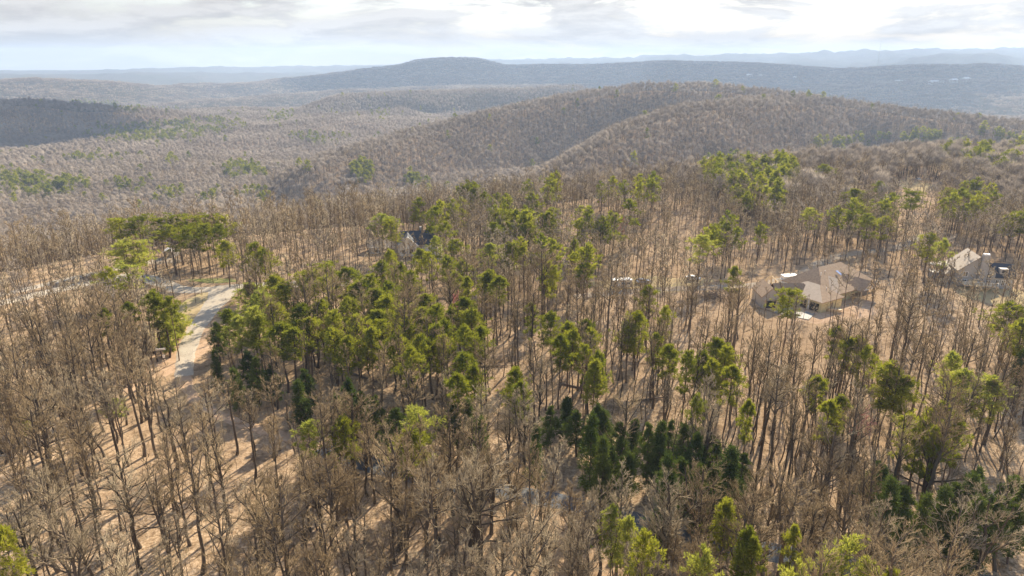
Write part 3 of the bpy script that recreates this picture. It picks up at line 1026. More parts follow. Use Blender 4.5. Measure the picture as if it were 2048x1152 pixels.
for q in PINES:
    u, v, wpx, kd, pale = q[:5]
    tr, cr, cp, H0 = pine_near[kd]
    Ht = q[5] if len(q) > 5 else H0 * (1.0 + 0.05 * math.sin(u * 1.7 + v))
    x, y = on_plane(u, v, Ht)
    if v < 480 and y > 240:               # beyond the level ground the plain estimate drifts: settle on the real slope
        for _ in range(12):
            x, y = on_plane(u, v, min(Ht + hz(x, y), CAM_Z - 8))
    d = math.dist((x, y, Ht), (0, 0, CAM_Z))
    wm = wpx * d / FPX
    s = wm / (2.0 * PINE[kd][1]['W'] * 1.05)
    s = min(max(s, 0.55), 1.7)
    nm = PINE[kd][0]
    look = f'{nm} pale yellow-green pine' if pale else f'{nm} green pine'
    plant('pine_tree', 'pine tree', 'pines scattered through the woods', look, (x, y), (tr, cp if pale else cr), s * 1.05, Ht / H0, u * 0.37 + v, uv=(u, v + 20))

CEDARS = [(1072, 838), (1100, 818), (1128, 812), (1150, 822), (1178, 832), (1205, 826), (1226, 822), (1250, 846), (1275, 838), (1298, 846), (1322, 842), (1345, 852), (1368, 852), (1392, 866), (1416, 868), (1440, 886), (1462, 905), (1480, 915),
          (1210, 870), (1240, 890), (1270, 900), (1300, 905), (1335, 905), (1370, 915), (1405, 930), (1440, 945), (1470, 960),
          (430, 652), (452, 676), (478, 700), (415, 672), (500, 722), (465, 722), (440, 640), (700, 742), (690, 766), (660, 778), (722, 790), (600, 760), (630, 740), (560, 742), (740, 800), (930, 780), (900, 800), (960, 830), (530, 738), (580, 790), (780, 810),
          (1892, 985), (1915, 978), (1940, 962), (1962, 950), (1985, 958), (2008, 968), (2030, 972), (2050, 980), (1950, 1000), (1990, 1005), (2030, 1015), (1910, 1020), (1860, 1005), (1760, 955), (1785, 965), (1810, 985), (1835, 1000), (1775, 930), (2040, 700)]
for k, (u, v) in enumerate(CEDARS):
    if k > 27 and k % 6 == 4:
        continue
    u, v = u + RNG.normal(0, 9), v + RNG.normal(0, 8)
    kd = k % 3 if 28 > k else (1 if k > 47 else (k % 2) * 2)
    kd = 3 if k % 2 else kd
    tr, cr, H0 = cedar_near[kd]
    Ht = H0 * RNG.uniform(0.75, 1.12)
    x, y = on_plane(u, v, Ht)
    look = 'ragged dark young conifer' if kd == 3 else 'dense dark cedar' if kd == 0 else ('tall dark conical cedar' if kd == 1 else 'broad low dark cedar')
    plant('cedar_tree', 'cedar tree', 'dark cedars along the road', look, (x, y), (tr, cr), RNG.uniform(0.7, 1.15), Ht / H0, k * 1.9, uv=(u, v + 30))

for k, (u, v, Ht, s, lab) in enumerate([(1720, 812, 10.5, 0.8, 'pink-budded redbud among tall trunks below the house'), (905, 590, 12, 0.8, 'reddish budding tree between two green pines'), (1248, 432, 12, 0.9, 'reddish budding tree on the far plateau edge'), (868, 975, 4.0, 0.7, 'low reddish shrub-like tree beside the shaded road')]):
    x, y = on_plane(u, v, Ht)
    e = empty('redbud_tree', (x, y, hz(x, y) - 0.1), k * 1.1, lab, 'tree', 'trees in early bud')
    e.scale = (s * Ht / 9, s * Ht / 9, Ht / 9)
    for nm, me in zip(('trunk', 'crown'), blossom_mesh[0]):
        link(nm, me, e)
EVERGREEN_XY = np.array([o.location[:2] for o, *_ in LABELLED])

# bare trees: a jittered grid over everything the photograph looks at
AZ_MAX = R(41)


def scatter(r0, r1, sp, rng, azm=AZ_MAX):
    n = int(2 * r1 / sp) + 1
    gx, gy = np.meshgrid(np.arange(n) - n / 2, np.arange(n) - n / 2)
    x = (gx + rng.uniform(-0.48, 0.48, gx.shape)).ravel() * sp
    y = (gy + rng.uniform(-0.48, 0.48, gy.shape)).ravel() * sp
    r = np.hypot(x, y)
    m = (r >= r0) & (r < r1) & (np.abs(np.arctan2(x, y)) < azm)
    return x[m], y[m]


def thin(x, y, keep):
    m = RNG.random(len(x)) < keep
    return x[m], y[m]


x, y = scatter(62, 620, 3.45, RNG)
ok = clear_mask(x, y)
x, y = x[ok], y[ok]
u, v, dep = project(np.stack([x, y, np.zeros_like(x)], 1))
dens = np.where(np.hypot(x, y) > 165, 0.66, 0.6) + 0.34 * fbm(x, y, 34, 3, 77)
dens = np.where((u < 520) & (v > 620), dens + 0.19, dens)
dens = np.where((u > 560) & (v > 560) & (v < 1000), dens - 0.04, dens)
dens = np.where((u > 1000) & (v > 600) & (v < 900), dens + 0.06, dens)
dens = np.where((u > 520) & (u < 1900) & (v > 990), dens + 0.3, dens)
dr_, _ = seg_dist(x, y, [(a_, b_, 0) for a_, b_ in CLEAR[2][0][::4]])
dens = np.where(dr_ < 8, 0.8, dens)
dens = np.where((u > 1480) & (u < 1800) & (v > 560) & (v < 720), dens - 0.25, dens)
dens = np.where((u > 1050) & (u < 1250) & (v > 640) & (v < 800), dens - 0.12, dens)
keep = RNG.random(len(x)) < np.clip(dens, 0.1, 0.95)
x, y = x[keep], y[keep]
z = height(x, y)
# the front of the frame needs no tree that only shows its trunk top below the edge
u, v, dep = project(np.stack([x, y, z + 14], 1))
ok = (v < 1215) & (u > -90) & (u < 2140) & in_sight(x, y, z, 17, 8)
x, y, z, u, v, dep = (q[ok] for q in (x, y, z, u, v, dep))
# glades: what the photograph leaves open to view has no crowns standing in front of it
GLADES = [([(350, 562), (478, 562), (465, 600), (432, 640), (405, 700), (402, 745), (322, 755), (318, 690), (365, 630)], 1.0), ([(1505, 545), (1760, 545), (1775, 640), (1500, 650)], 0.7),
          ([(1870, 490), (2010, 490), (2010, 600), (1870, 580)], 0.35), ([(745, 455), (890, 455), (890, 515), (745, 515)], 0.15), ([(1215, 545), (1300, 545), (1300, 580), (1215, 580)], 0.4),
          ([(305, 490), (355, 490), (355, 530), (60, 600), (30, 585)], 0.5), ([(1060, 820), (1240, 810), (1490, 900), (1490, 975), (1220, 970), (1070, 880)], 0.86), ([(400, 640), (500, 660), (500, 760), (400, 740)], 0.95),
          ([(1880, 950), (2060, 950), (2060, 1120), (1880, 1060)], 0.65), ([(1340, 555), (1720, 490), (1740, 520), (1340, 600)], 0.45), ([(1805, 345), (1865, 345), (1865, 400), (1805, 400)], 0.8),
          ([(520, 690), (760, 740), (760, 800), (560, 790)], 0.55)]
block = np.zeros(len(x), bool)
for poly, p_ in GLADES:
    hit = np.zeros(len(x), bool)
    for hh_, ww_ in ((5.5, 0), (8, 2.0), (8, -2.0), (11, 2.5), (11, -2.5), (14, 1.0), (14, -1.0), (9, 0)):
        uu, vv, _d = project(np.stack([x + ww_, y, z + hh_], 1))
        hit |= poly_sd(uu, vv, poly)[1]
    block |= hit & (RNG.random(len(x)) < p_)
x, y, z, u, v, dep = (q[~block] for q in (x, y, z, u, v, dep))
order = np.argsort(dep)
x, y, z, u, v, dep = (q[order] for q in (x, y, z, u, v, dep))
ROAD = [(a_, b_, 0) for a_, b_ in CLEAR[2][0][::4]]
kinds = RNG.choice(10, len(x), p=[0.18, 0.06, 0.09, 0.13, 0.09, 0.07, 0.12, 0.07, 0.15, 0.04])
size = RNG.uniform(0.62, 1.15, len(x))
ug, vg, _d = project(np.stack([x, y, z], 1))
open_mid = (ug > 560) & (vg > 560) & (vg < 1010) & (RNG.random(len(x)) < 0.9)
kinds = np.where(open_mid, RNG.choice([8, 0, 3, 6, 2], len(x), p=[0.58, 0.16, 0.08, 0.14, 0.04]), kinds)
low_mid = (ug > 520) & (ug < 1950) & (vg >= 1030) & (RNG.random(len(x)) < 0.6)
kinds = np.where(low_mid, RNG.choice([1, 7, 4, 9, 5], len(x), p=[0.2, 0.4, 0.15, 0.15, 0.1]), kinds)
d_road, _ = seg_dist(x, y, ROAD)
spread = (d_road < 8) & (RNG.random(len(x)) < 0.75)
kinds = np.where(spread, RNG.choice([1, 7, 4], len(x), p=[0.35, 0.5, 0.15]), kinds)
inside = (v < 1150) & (u > -5) & (u < 2053)
first = np.zeros(len(x), bool)
first[np.where(inside)[0][:300]] = True
for i in np.where(first)[0]:
    k = int(kinds[i])
    tr, cg, cb, H = bare_near[k]
    grey = (math.sin(x[i] * 0.11 + 1.3) + math.sin(y[i] * 0.13) + RNG.normal(0, 0.8)) > 0.1
    look = f'{BARE[k][0]} {"pale grey" if grey else "brown"} bare tree'
    plant('bare_tree', 'bare tree', 'leafless trees nearest in the woods', look, (x[i], y[i]), (tr, cg if grey else cb), size[i] * RNG.uniform(0.9, 1.1), size[i], RNG.uniform(0, 6.28), (RNG.normal(0, 0.03), RNG.normal(0, 0.03)), (u[i], v[i]))
write_labels()
print('placed', len(x), round(time.time() - T0, 1))


# the rest of the woods: one object each, instanced
def source_collection(name, meshes):
    c = bpy.data.collections.new(name)
    for k, me in enumerate(meshes):
        c.objects.link(bpy.data.objects.new(f'{name}_{k:02d}', me))
    return c


def woods(name, label, coll, P, variant, yaw, scale, tilt):
    me = bpy.data.meshes.new(name)
    me.vertices.add(len(P))
    me.vertices.foreach_set('co', np.asarray(P, np.float32).ravel())
    a = me.attributes.new('variant', 'INT', 'POINT')
    a.data.foreach_set('value', np.asarray(variant, np.int32))
    a = me.attributes.new('turn', 'FLOAT_VECTOR', 'POINT')
    a.data.foreach_set('vector', np.stack([tilt[:, 0], tilt[:, 1], yaw], 1).astype(np.float32).ravel())
    a = me.attributes.new('grown', 'FLOAT_VECTOR', 'POINT')
    a.data.foreach_set('vector', np.asarray(scale, np.float32).ravel())
    me.update()
    o = link(name, me, label=label, kind='stuff')
    ng = bpy.data.node_groups.new(name, 'GeometryNodeTree')
    ng.interface.new_socket('Geometry', in_out='INPUT', socket_type='NodeSocketGeometry')
    ng.interface.new_socket('Geometry', in_out='OUTPUT', socket_type='NodeSocketGeometry')
    gi, go = ng.nodes.new('NodeGroupInput'), ng.nodes.new('NodeGroupOutput')
    ip = ng.nodes.new('GeometryNodeInstanceOnPoints')
    ci = ng.nodes.new('GeometryNodeCollectionInfo')
    ci.inputs['Collection'].default_value = coll
    ci.inputs['Separate Children'].default_value = True
    ci.inputs['Reset Children'].default_value = True
    L = ng.links.new
    L(gi.outputs[0], ip.inputs['Points'])
    L(ci.outputs[0], ip.inputs['Instance'])
    ip.inputs['Pick Instance'].default_value = True

    def attr(nm, typ):
        n = ng.nodes.new('GeometryNodeInputNamedAttribute')
        n.data_type = typ
        n.inputs['Name'].default_value = nm
        return n.outputs['Attribute']
    L(attr('variant', 'INT'), ip.inputs['Instance Index'])
    e2r = ng.nodes.new('FunctionNodeEulerToRotation')
    L(attr('turn', 'FLOAT_VECTOR'), e2r.inputs[0])
    L(e2r.outputs[0], ip.inputs['Rotation'])
    L(attr('grown', 'FLOAT_VECTOR'), ip.inputs['Scale'])
    L(ip.outputs[0], go.inputs[0])
    md = o.modifiers.new('woods', 'NODES')
    md.node_group = ng
    return o


mids = [one_mesh('mid', bare_mid(800, crown0=0.45, lenf=0.22), M['bark'], M['twig_grey']),
        one_mesh('mid', bare_mid(801, H=17.5, crown0=0.55, lenf=0.24), M['bark'], M['twig_brown']),
        one_mesh('mid', bare_mid(802, H=15.0, crown0=0.35, lenf=0.34, fork=2, limbs=6), M['bark'], M['twig_grey']),
        one_mesh('mid', bare_mid(803, H=14.0, crown0=0.35, lenf=0.2, ang=0.6), M['bark'], M['twig_brown']),
        one_mesh('mid', bare_mid(804, H=15.5, crown0=0.4, lenf=0.32, fork=1, limbs=7), M['bark'], M['twig_far']),
        one_mesh('mid', bare_mid(805, H=15.0, crown0=0.58, lenf=0.14, limbs=7, n2=4, n3=6, r0=0.11), M['bark'], M['twig_grey'])]
fars = [one_mesh('far', bare_far(820 + k, 15 + k % 3, 3.0 + 0.4 * (k % 2)), M['bark'], M['twig_far']) for k in range(4)]


def grove(seed, n=7, spread=11.0):
    rng = np.random.default_rng(seed)
    W, C = [], []
    for k in range(n):
        w, c_ = bare_far(seed * 10 + k, 15, 3.8, 60, 0.17)
        off = np.array([rng.uniform(-spread, spread), rng.uniform(-spread, spread), rng.uniform(-1.5, 1.5)])
        W.append((w[0] + off, w[1][0]))
        C.append((c_[0] + off, c_[1][0]))
    return join(W), join(C)


groves = [one_mesh('grove', grove(830 + k), M['bark'], M['twig_far']) for k in range(3)]
BARE_SRC = source_collection('bare_source', bare_single + mids + fars + groves)
n_b, n_m, n_f = len(bare_single), len(mids), len(fars)

PX, VAR, SCL = [], [], []
# near and middle woods (what is not an object of its own)
m = ~first
d_all = np.hypot(x, y)
near = m & (d_all < 175)
PX.append(np.stack([x, y, z - 0.1], 1)[near])
VAR.append(np.array([NEAR_IX.get(int(k), k % 6) for k in kinds[near]]))
SCL.append(size[near])
mid = m & (d_all >= 175)
PX.append(np.stack([x, y, z - 0.1], 1)[mid])
far_share = np.clip((d_all[mid] - 300) / 240, 0, 0.9)
VAR.append(np.where(RNG.random(mid.sum()) < far_share, n_b + n_m + RNG.integers(0, n_f, mid.sum()), np.where(np.isin(kinds[mid], (8, 0, 6)), n_b + RNG.choice([0, 3, 5], mid.sum()), n_b + RNG.integers(0, n_m, mid.sum()))))
SCL.append(size[mid] * 1.03)
# understorey saplings
xs, ys = scatter(62, 330, 2.7, RNG)
ok = clear_mask(xs, ys)
xs, ys = xs[ok], ys[ok]
xs, ys = thin(xs, ys, 0.36)
zs = height(xs, ys)
us, vs, _ = project(np.stack([xs, ys, zs], 1))
ok = (vs < 1210) & (us > -60) & (us < 2110) & in_sight(xs, ys, zs, 6, 6)
xs, ys, zs = xs[ok], ys[ok], zs[ok]
PX.append(np.stack([xs, ys, zs - 0.05], 1))
VAR.append(n_b + RNG.integers(0, n_m, len(xs)))
SCL.append(0.07 + 0.45 * RNG.random(len(xs)) ** 2.2)
# hill and valley woods
for r0, r1, sp, lo, hi in ((620, 1250, 5.0, n_b + n_m, n_b + n_m + n_f), (1250, 2300, 6.8, n_b + n_m, n_b + n_m + n_f), (2300, 5200, 21.0, n_b + n_m + n_f, n_b + n_m + n_f + 3)):
    xs, ys = scatter(r0, r1, sp, RNG, R(40))
    zs = height(xs, ys)
    us, vs, _ = project(np.stack([xs, ys, zs], 1))
    ok = (us > -70) & (us < 2118) & in_sight(xs, ys, zs, 16, 6)
    if r0 < 1000:
        ok &= clear_mask(xs, ys)
    xs, ys, zs = xs[ok], ys[ok], zs[ok]
    print('woods', r0, len(xs))
    PX.append(np.stack([xs, ys, zs - 0.3], 1))
    if r0 == 620:
        VAR.append(np.where(RNG.random(len(xs)) < 0.35, n_b + RNG.integers(0, n_m, len(xs)), RNG.integers(lo, hi, len(xs))))
    else:
        VAR.append(RNG.integers(lo, hi, len(xs)))
    SCL.append(RNG.uniform(0.75, 1.15, len(xs)) * (1.12 if r0 == 1250 else 1.0))
PX, VAR, SCL = np.concatenate(PX), np.concatenate(VAR), np.concatenate(SCL)
n = len(PX)
sx = SCL * RNG.uniform(0.85, 1.2, n)
woods('bare_woods', 'leafless woodland covering plateau, valley and hills', BARE_SRC, PX, VAR, RNG.uniform(0, 6.28, n), np.stack([sx, sx, SCL], 1), RNG.normal(0, 0.035, (n, 2)))

# evergreen patches on the hills and in the valley: bearing, height in the picture, half sizes there, number
PATCHES = [(490, 348, 48, 16, 36, 1), (80, 380, 75, 22, 60, 0), (30, 365, 40, 20, 25, 0), (150, 372, 40, 15, 18, 0), (330, 268, 110, 18, 130, 1), (260, 275, 90, 16, 60, 1), (420, 255, 80, 14, 70, 1), (560, 238, 40, 14, 30, 1), (640, 280, 60, 10, 30, 1),
           (725, 350, 22, 20, 22, 0), (830, 370, 25, 12, 12, 0), (340, 325, 20, 8, 6, 1), (215, 320, 60, 10, 12, 1), (145, 320, 18, 8, 5, 1), (460, 398, 90, 22, 14, 0), (330, 395, 40, 14, 8, 0), (255, 375, 45, 12, 8, 0), (760, 235, 20, 14, 10, 1),
           (1500, 360, 85, 36, 62, 0), (1450, 345, 50, 20, 20, 0), (1520, 400, 60, 26, 22, 0), (1560, 350, 30, 20, 12, 0), (1840, 288, 45, 12, 22, 1), (1985, 330, 60, 26, 26, 0), (2030, 300, 30, 25, 12, 0), (1910, 305, 40, 14, 10, 0), (1650, 300, 40, 14, 9, 0), (1730, 285, 50, 10, 9, 0),
           (1090, 395, 60, 20, 8, 0), (1250, 400, 60, 20, 6, 0), (960, 420, 60, 12, 6, 0), (2005, 280, 16, 6, 3, 1), (1966, 268, 8, 4, 2, 1), (200, 208, 60, 5, 26, 1), (300, 222, 80, 6, 26, 1), (1640, 195, 60, 6, 20, 1), (1690, 460, 60, 20, 6, 0), (1760, 440, 40, 16, 5, 0), (1930, 420, 60, 26, 8, 0),
           (1100, 560, 90, 25, 5, 0), (1500, 500, 100, 30, 6, 0), (1050, 455, 90, 25, 14, 0), (1200, 470, 80, 25, 7, 0), (850, 455, 90, 15, 10, 0)]
# meeting of a line of sight with the ground, by marching
rs = np.geomspace(150, 5500, 700)


def march(u, v, lift=7.0):
    d = ray(u, v)
    h = math.hypot(d[0], d[1])
    X, Y = d[0] / h * rs, d[1] / h * rs
    Zl = CAM_Z + d[2] / h * rs
    g = height(X, Y) + lift
    k = np.argmax(g > Zl)
    return (X[k], Y[k]) if g[k] > Zl[k] else None


pp = []
for u0, v0, du, dv, cnt, dark in PATCHES:
    for k in range(int(cnt * 1.5)):
        a, s = RNG.uniform(0, 6.28), math.sqrt(RNG.random())
        q = march(u0 + du * s * math.cos(a), v0 + dv * s * math.sin(a))
        if q:
            pp.append((*q, dark))
for xq, yq in zip(*scatter(650, 2300, 46, RNG)):     # a lone pine here and there
    if RNG.random() < 0.28:
        pp.append((xq, yq, 0))
pp = np.array(pp)
pz = height(pp[:, 0], pp[:, 1])
ok = clear_mask(pp[:, 0], pp[:, 1])
pp, pz = pp[ok], pz[ok]
d = np.hypot(pp[:, 0], pp[:, 1])
pine_mid = [one_mesh('pine_mid', pine(900 + k, branches=24, tufts=5, blades=6, length=0.95, width=0.36, sides=4, W=3.0, crown0=0.45, flat=0.4 + 0.3 * (k % 2)), M['pine_bark'], M['needles']) for k in range(3)]
pine_far = [one_mesh('pine_far', pine(910 + k, H=15, branches=14, tufts=4, blades=5, length=1.7, width=0.8, sides=3, W=3.3, crown0=0.35, trunk_r=0.2), M['pine_bark'], M['needles']) for k in range(2)]
PINE_SRC = source_collection('pine_source', pine_mid + pine_far)
n = len(pp)
var = np.where(d < 700, RNG.integers(0, 3, n), 3 + RNG.integers(0, 2, n))
sc = np.where(d < 700, 1.0, 1.2) * RNG.uniform(0.75, 1.15, n)
woods('pine_woods', 'clumps of evergreen pines on the far hills and in the valley', PINE_SRC, np.stack([pp[:, 0], pp[:, 1], pz - 0.2], 1), var, RNG.uniform(0, 6.28, n), np.stack([sc, sc, sc], 1), RNG.normal(0, 0.03, (n, 2)))
print('woods done', round(time.time() - T0, 1), 'bare', len(PX), 'pine', n)

# ------------------------------------------------------------------ building materials
M['shingle'] = simple_mat('brown_shingle', (0.33, 0.235, 0.155), (0.22, 0.15, 0.098), 1.6, 0.9)
M['felt'] = simple_mat('roof_felt', (0.58, 0.455, 0.33), (0.49, 0.375, 0.265), 1.2, 0.8)
M['sheathing'] = simple_mat('sheathing', (0.60, 0.53, 0.31), (0.50, 0.43, 0.23), 0.8, 0.8)
M['lumber'] = simple_mat('lumber', (0.60, 0.47, 0.30), (0.48, 0.36, 0.22), 1.5, 0.8)
M['white'] = simple_mat('white_paint', (0.80, 0.79, 0.76), (0.70, 0.69, 0.66), 1.0, 0.6)
M['dark'] = simple_mat('interior_shade', (0.03, 0.028, 0.026), (0.02, 0.018, 0.017), 1.0, 0.9)  # near-black colour that stands in for shade inside the open garages
M['glass'] = simple_mat('window_glass', (0.04, 0.05, 0.06), (0.03, 0.035, 0.045), 0.5, 0.08, spec=0.6)
M['block'] = simple_mat('foundation_block', (0.36, 0.35, 0.33), (0.28, 0.27, 0.26), 1.2, 0.9)
M['grey_shingle'] = simple_mat('grey_shingle', (0.33, 0.28, 0.225), (0.24, 0.20, 0.165), 1.2, 0.9)
M['slate_roof'] = simple_mat('dark_blue_roof', (0.06, 0.068, 0.085), (0.04, 0.046, 0.06), 1.0, 0.8)
M['grey_siding'] = simple_mat('grey_siding', (0.40, 0.38, 0.35), (0.33, 0.31, 0.28), 1.0, 0.8)
M['cream_siding'] = simple_mat('cream_siding', (0.66, 0.60, 0.48), (0.57, 0.51, 0.40), 1.0, 0.8)
M['tarp'] = simple_mat('blue_tarp', (0.05, 0.13, 0.36), (0.035, 0.10, 0.28), 1.5, 0.5)
M['tyre'] = simple_mat('tyre', (0.03, 0.03, 0.03), (0.02, 0.02, 0.02), 4, 0.9)
M['car_white'] = simple_mat('white_car_paint', (0.45, 0.45, 0.45), (0.42, 0.42, 0.42), 0.5, 0.25, spec=0.5)
M['car_blue'] = simple_mat('blue_grey_car_paint', (0.25, 0.30, 0.40), (0.22, 0.27, 0.36), 0.5, 0.25, spec=0.5)
M['car_silver'] = simple_mat('silver_car_paint', (0.50, 0.51, 0.52), (0.46, 0.47, 0.48), 0.5, 0.25, spec=0.5)
M['stick'] = simple_mat('dead_wood', (0.20, 0.15, 0.11), (0.12, 0.09, 0.07), 1.0, 0.9)
M['steel'] = simple_mat('galvanised_steel', (0.36, 0.37, 0.38), (0.30, 0.31, 0.32), 1.0, 0.6)
M['stone'] = simple_mat('pale_stone', (0.68, 0.66, 0.62), (0.52, 0.50, 0.46), 2.0, 0.9)
M['cloud'] = simple_mat('cloud_white', (0.86, 0.87, 0.88), (0.80, 0.81, 0.82), 0.004, 1.0)


def hip_slopes(x0, x1, y0, y1, ez, pitch, axis='x', hips=(True, True), over=0.45):
    """the sloping faces of a roof over a rectangle: [(side, points)]; gable ends where hips is False"""
    x0, x1, y0, y1 = x0 - over, x1 + over, y0 - over, y1 + over
    if axis == 'x':
        h = (y1 - y0) / 2
        a, b = x0 + (h if hips[0] else 0), x1 - (h if hips[1] else 0)
        ym, rz = (y0 + y1) / 2, ez + pitch * h
        A, B = (a, ym, rz), (b, ym, rz)
        p = [(x0, y0, ez), (x1, y0, ez), (x1, y1, ez), (x0, y1, ez)]
        out = [('-y', [p[0], p[1], B, A]), ('+y', [p[2], p[3], A, B])]
        if hips[0]:
            out.append(('-x', [p[3], p[0], A]))
        if hips[1]:
            out.append(('+x', [p[1], p[2], B]))
    else:
        h = (x1 - x0) / 2
        a, b = y0 + (h if hips[0] else 0), y1 - (h if hips[1] else 0)
        xm, rz = (x0 + x1) / 2, ez + pitch * h
        A, B = (xm, a, rz), (xm, b, rz)
        p = [(x0, y0, ez), (x1, y0, ez), (x1, y1, ez), (x0, y1, ez)]
        out = [('-x', [p[3], p[0], A, B]), ('+x', [p[1], p[2], B, A])]
        if hips[0]:
            out.append(('-y', [p[0], p[1], A]))
        if hips[1]:
            out.append(('+y', [p[2], p[3], B]))
    return out


def turned(pts, rz, off):
    ca, sa = math.cos(rz), math.sin(rz)
    return [(x * ca - y * sa + off[0], x * sa + y * ca + off[1], z + off[2]) for x, y, z in pts]


def roof(parent, rect, ez, pitch, mat, axis='x', hips=(True, True), felt=(), over=0.45, rz=0.0, off=(0, 0, 0), th=0.18):
    for side, pts in hip_slopes(*rect, ez, pitch, axis, hips, over):
        b = MB().slab(turned(pts, rz, off), th)
        o = b.build('roof_slope', M['felt'] if side in felt else mat, parent)
        if side in felt:
            o['label'] = 'pale unshingled roof slope'


def walls(parent, rect, z0, z1, mat, name='wall', rz=0.0, off=(0, 0, 0), gable=None, pitch=0.6):
    """a walled block; gable: (axis) fills the gable ends up to the ridge"""
    x0, x1, y0, y1 = rect
    b = MB()
    for q in ([(x0, y0), (x1, y0)], [(x1, y0), (x1, y1)], [(x1, y1), (x0, y1)], [(x0, y1), (x0, y0)]):
        (ax, ay), (bx, by) = q
        pts = [(ax, ay, z0), (bx, by, z0), (bx, by, z1), (ax, ay, z1)]
        if gable == 'x' and ax == bx:
            pts = pts[:3] + [(ax, (ay + by) / 2, z1 + pitch * abs(by - ay) / 2)] + pts[3:]
        if gable == 'y' and ay == by:
            pts = pts[:3] + [((ax + bx) / 2, ay, z1 + pitch * abs(bx - ax) / 2)] + pts[3:]
        b.poly(turned(pts, rz, off))
    return b.build(name, mat, parent)


def window(parent, c, w, h, face, frame='white'):
    """face: outward direction in the parent's axes, '-x', '-y', '+x', '+y'"""
    cx, cy_, cz = c
    s = -1 if face[0] == '-' else 1
    if face[1] == 'x':
        f = MB()
        for dy, dz, sy, sz in ((0, h / 2, w + .2, .1), (0, -h / 2, w + .2, .12), (-w / 2, 0, .1, h), (w / 2, 0, .1, h), (0, 0, .05, h)):
            f.box((cx + s * .04, cy_ + dy, cz + dz), (.1, sy, sz))
        fo = f.build('window', M[frame], parent)
        MB().box((cx + s * .015, cy_, cz), (.03, w, h)).build('pane', M['glass'], fo)
    else:
        f = MB()
        for dx, dz, sx_, sz in ((0, h / 2, w + .2, .1), (0, -h / 2, w + .2, .12), (-w / 2, 0, .1, h), (w / 2, 0, .1, h), (0, 0, .05, h)):
            f.box((cx + dx, cy_ + s * .04, cz + dz), (sx_, .1, sz))
        fo = f.build('window', M[frame], parent)
        MB().box((cx, cy_ + s * .015, cz), (w, .03, h)).build('pane', M['glass'], fo)


# ------------------------------------------------------------------ the unfinished house
hx, hy = on_plane(1641, 625)
H = empty('unfinished_house', (hx, hy, hz(hx + 6, hy + 8) + 0.1), R(31), 'large hip-roofed house under construction with brown shingles and two pale roof slopes', 'house')
walls(H, (0, 9, 0, 13), -1.2, 3.1, M['sheathing'])
walls(H, (9, 30.5, 5.5, 18), -1.2, 3.1, M['sheathing'])
roof(H, (0, 9, 0, 13), 3.12, 0.62, M['shingle'], 'y', (True, True), felt=('-x',))
roof(H, (7.5, 31, 5.5, 18.5), 3.13, 0.7, M['shingle'], 'x', (True, True))
roof(H, (11.0, 18.6, 2.2, 14), 3.14, 0.66, M['shingle'], 'y', (True, True), felt=('-x',))
walls(H, (9.05, 18.0, 3.2, 6), -1.2, 3.1, M['sheathing'])
# open porch gable with its truss
roof(H, (17.8, 24.2, -0.2, 12), 3.3, 0.74, M['shingle'], 'y', (False, False), over=0.35)
tr = MB()
for a, b_ in (((17.8, 3.3), (21.0, 5.65)), ((24.2, 3.3), (21.0, 5.65)), ((17.8, 3.35), (24.2, 3.35)), ((21.0, 3.4), (21.0, 5.6)), ((19.4, 3.4), (19.4, 4.45)), ((22.6, 3.4), (22.6, 4.45)), ((19.4, 3.4), (21.0, 5.0)), ((22.6, 3.4), (21.0, 5.0))):
    tr.tube((a[0], -0.15, a[1]), (b_[0], -0.15, b_[1]), 0.11, n=4)
tr.build('truss', M['white'], H)
for px_ in (18.0, 21.0, 24.0):
    MB().box((px_, 0.0, 1.1), (0.25, 0.25, 4.4)).build('post', M['lumber'], H)
MB().box((21.0, 2.2, -0.35), (6.8, 5.2, 0.3)).build('porch_floor', M['lumber'], H)
rail = MB()
rail.tube((9.2, 1.0, 0.0), (24.4, -0.4, 0.75), 0.09, n=4)
rail.build('handrail', M['lumber'], H)
window(H, (4.6, 0, 1.6), 0.7, 1.5, '-y', 'lumber')
MB().box((4.5, -0.05, -0.95), (9.15, 0.12, 0.75)).build('foundation', M['block'], H)
for y0 in (0.7, 4.6, 8.6):
    o = MB().box((-0.03, y0 + 1.5, 1.15), (0.1, 2.9, 2.5)).build('garage_shade_panel', M['dark'], H)  # dark panel on the solid wall; the open bay's shade is its colour
    MB().box((-0.07, y0 + 3.25, 1.2), (0.14, 0.42, 3.4)).build('garage_post', M['white'], H)
for vx, vy in ((12.0, 9.6), (15.0, 10.4), (5.6, 3.0)):
    MB().tube((vx, vy, 5.0), (vx, vy, 7.2 if vy > 8 else 5.6), 0.09).build('vent_pipe', M['white'], H)
# angled garage wing, square to the photograph's line of sight
gx, gy = on_plane(1541, 615)
rz_ = -R(31)
dx, dy = gx - hx, gy - hy
off = (dx * math.cos(rz_) - dy * math.sin(rz_), dx * math.sin(rz_) + dy * math.cos(rz_), 0)
walls(H, (-2.6, 2.6, 0, 8), -1.2, 3.3, M['grey_siding'], 'garage_wall', rz_, off, 'y', 0.95)
roof(H, (-2.6, 2.6, 0, 8), 3.32, 0.95, M['shingle'], 'y', (False, False), rz=rz_, off=off, over=0.3)
b = MB()
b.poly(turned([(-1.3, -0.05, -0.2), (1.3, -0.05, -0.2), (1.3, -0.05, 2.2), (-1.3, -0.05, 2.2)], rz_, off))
b.build('garage_shade_panel', M['dark'], H)  # flat near-black sheet painting the shaded inside of the wing's garage
for sx_ in (-1.55, 1.55):
    b = MB()
    b.slab(turned([(sx_ - .18, -0.1, 2.5), (sx_ + .18, -0.1, 2.5), (sx_ + .18, 0.05, 2.5), (sx_ - .18, 0.05, 2.5)], rz_, off), 3.2)
    b.build('garage_post', M['lumber'], H)
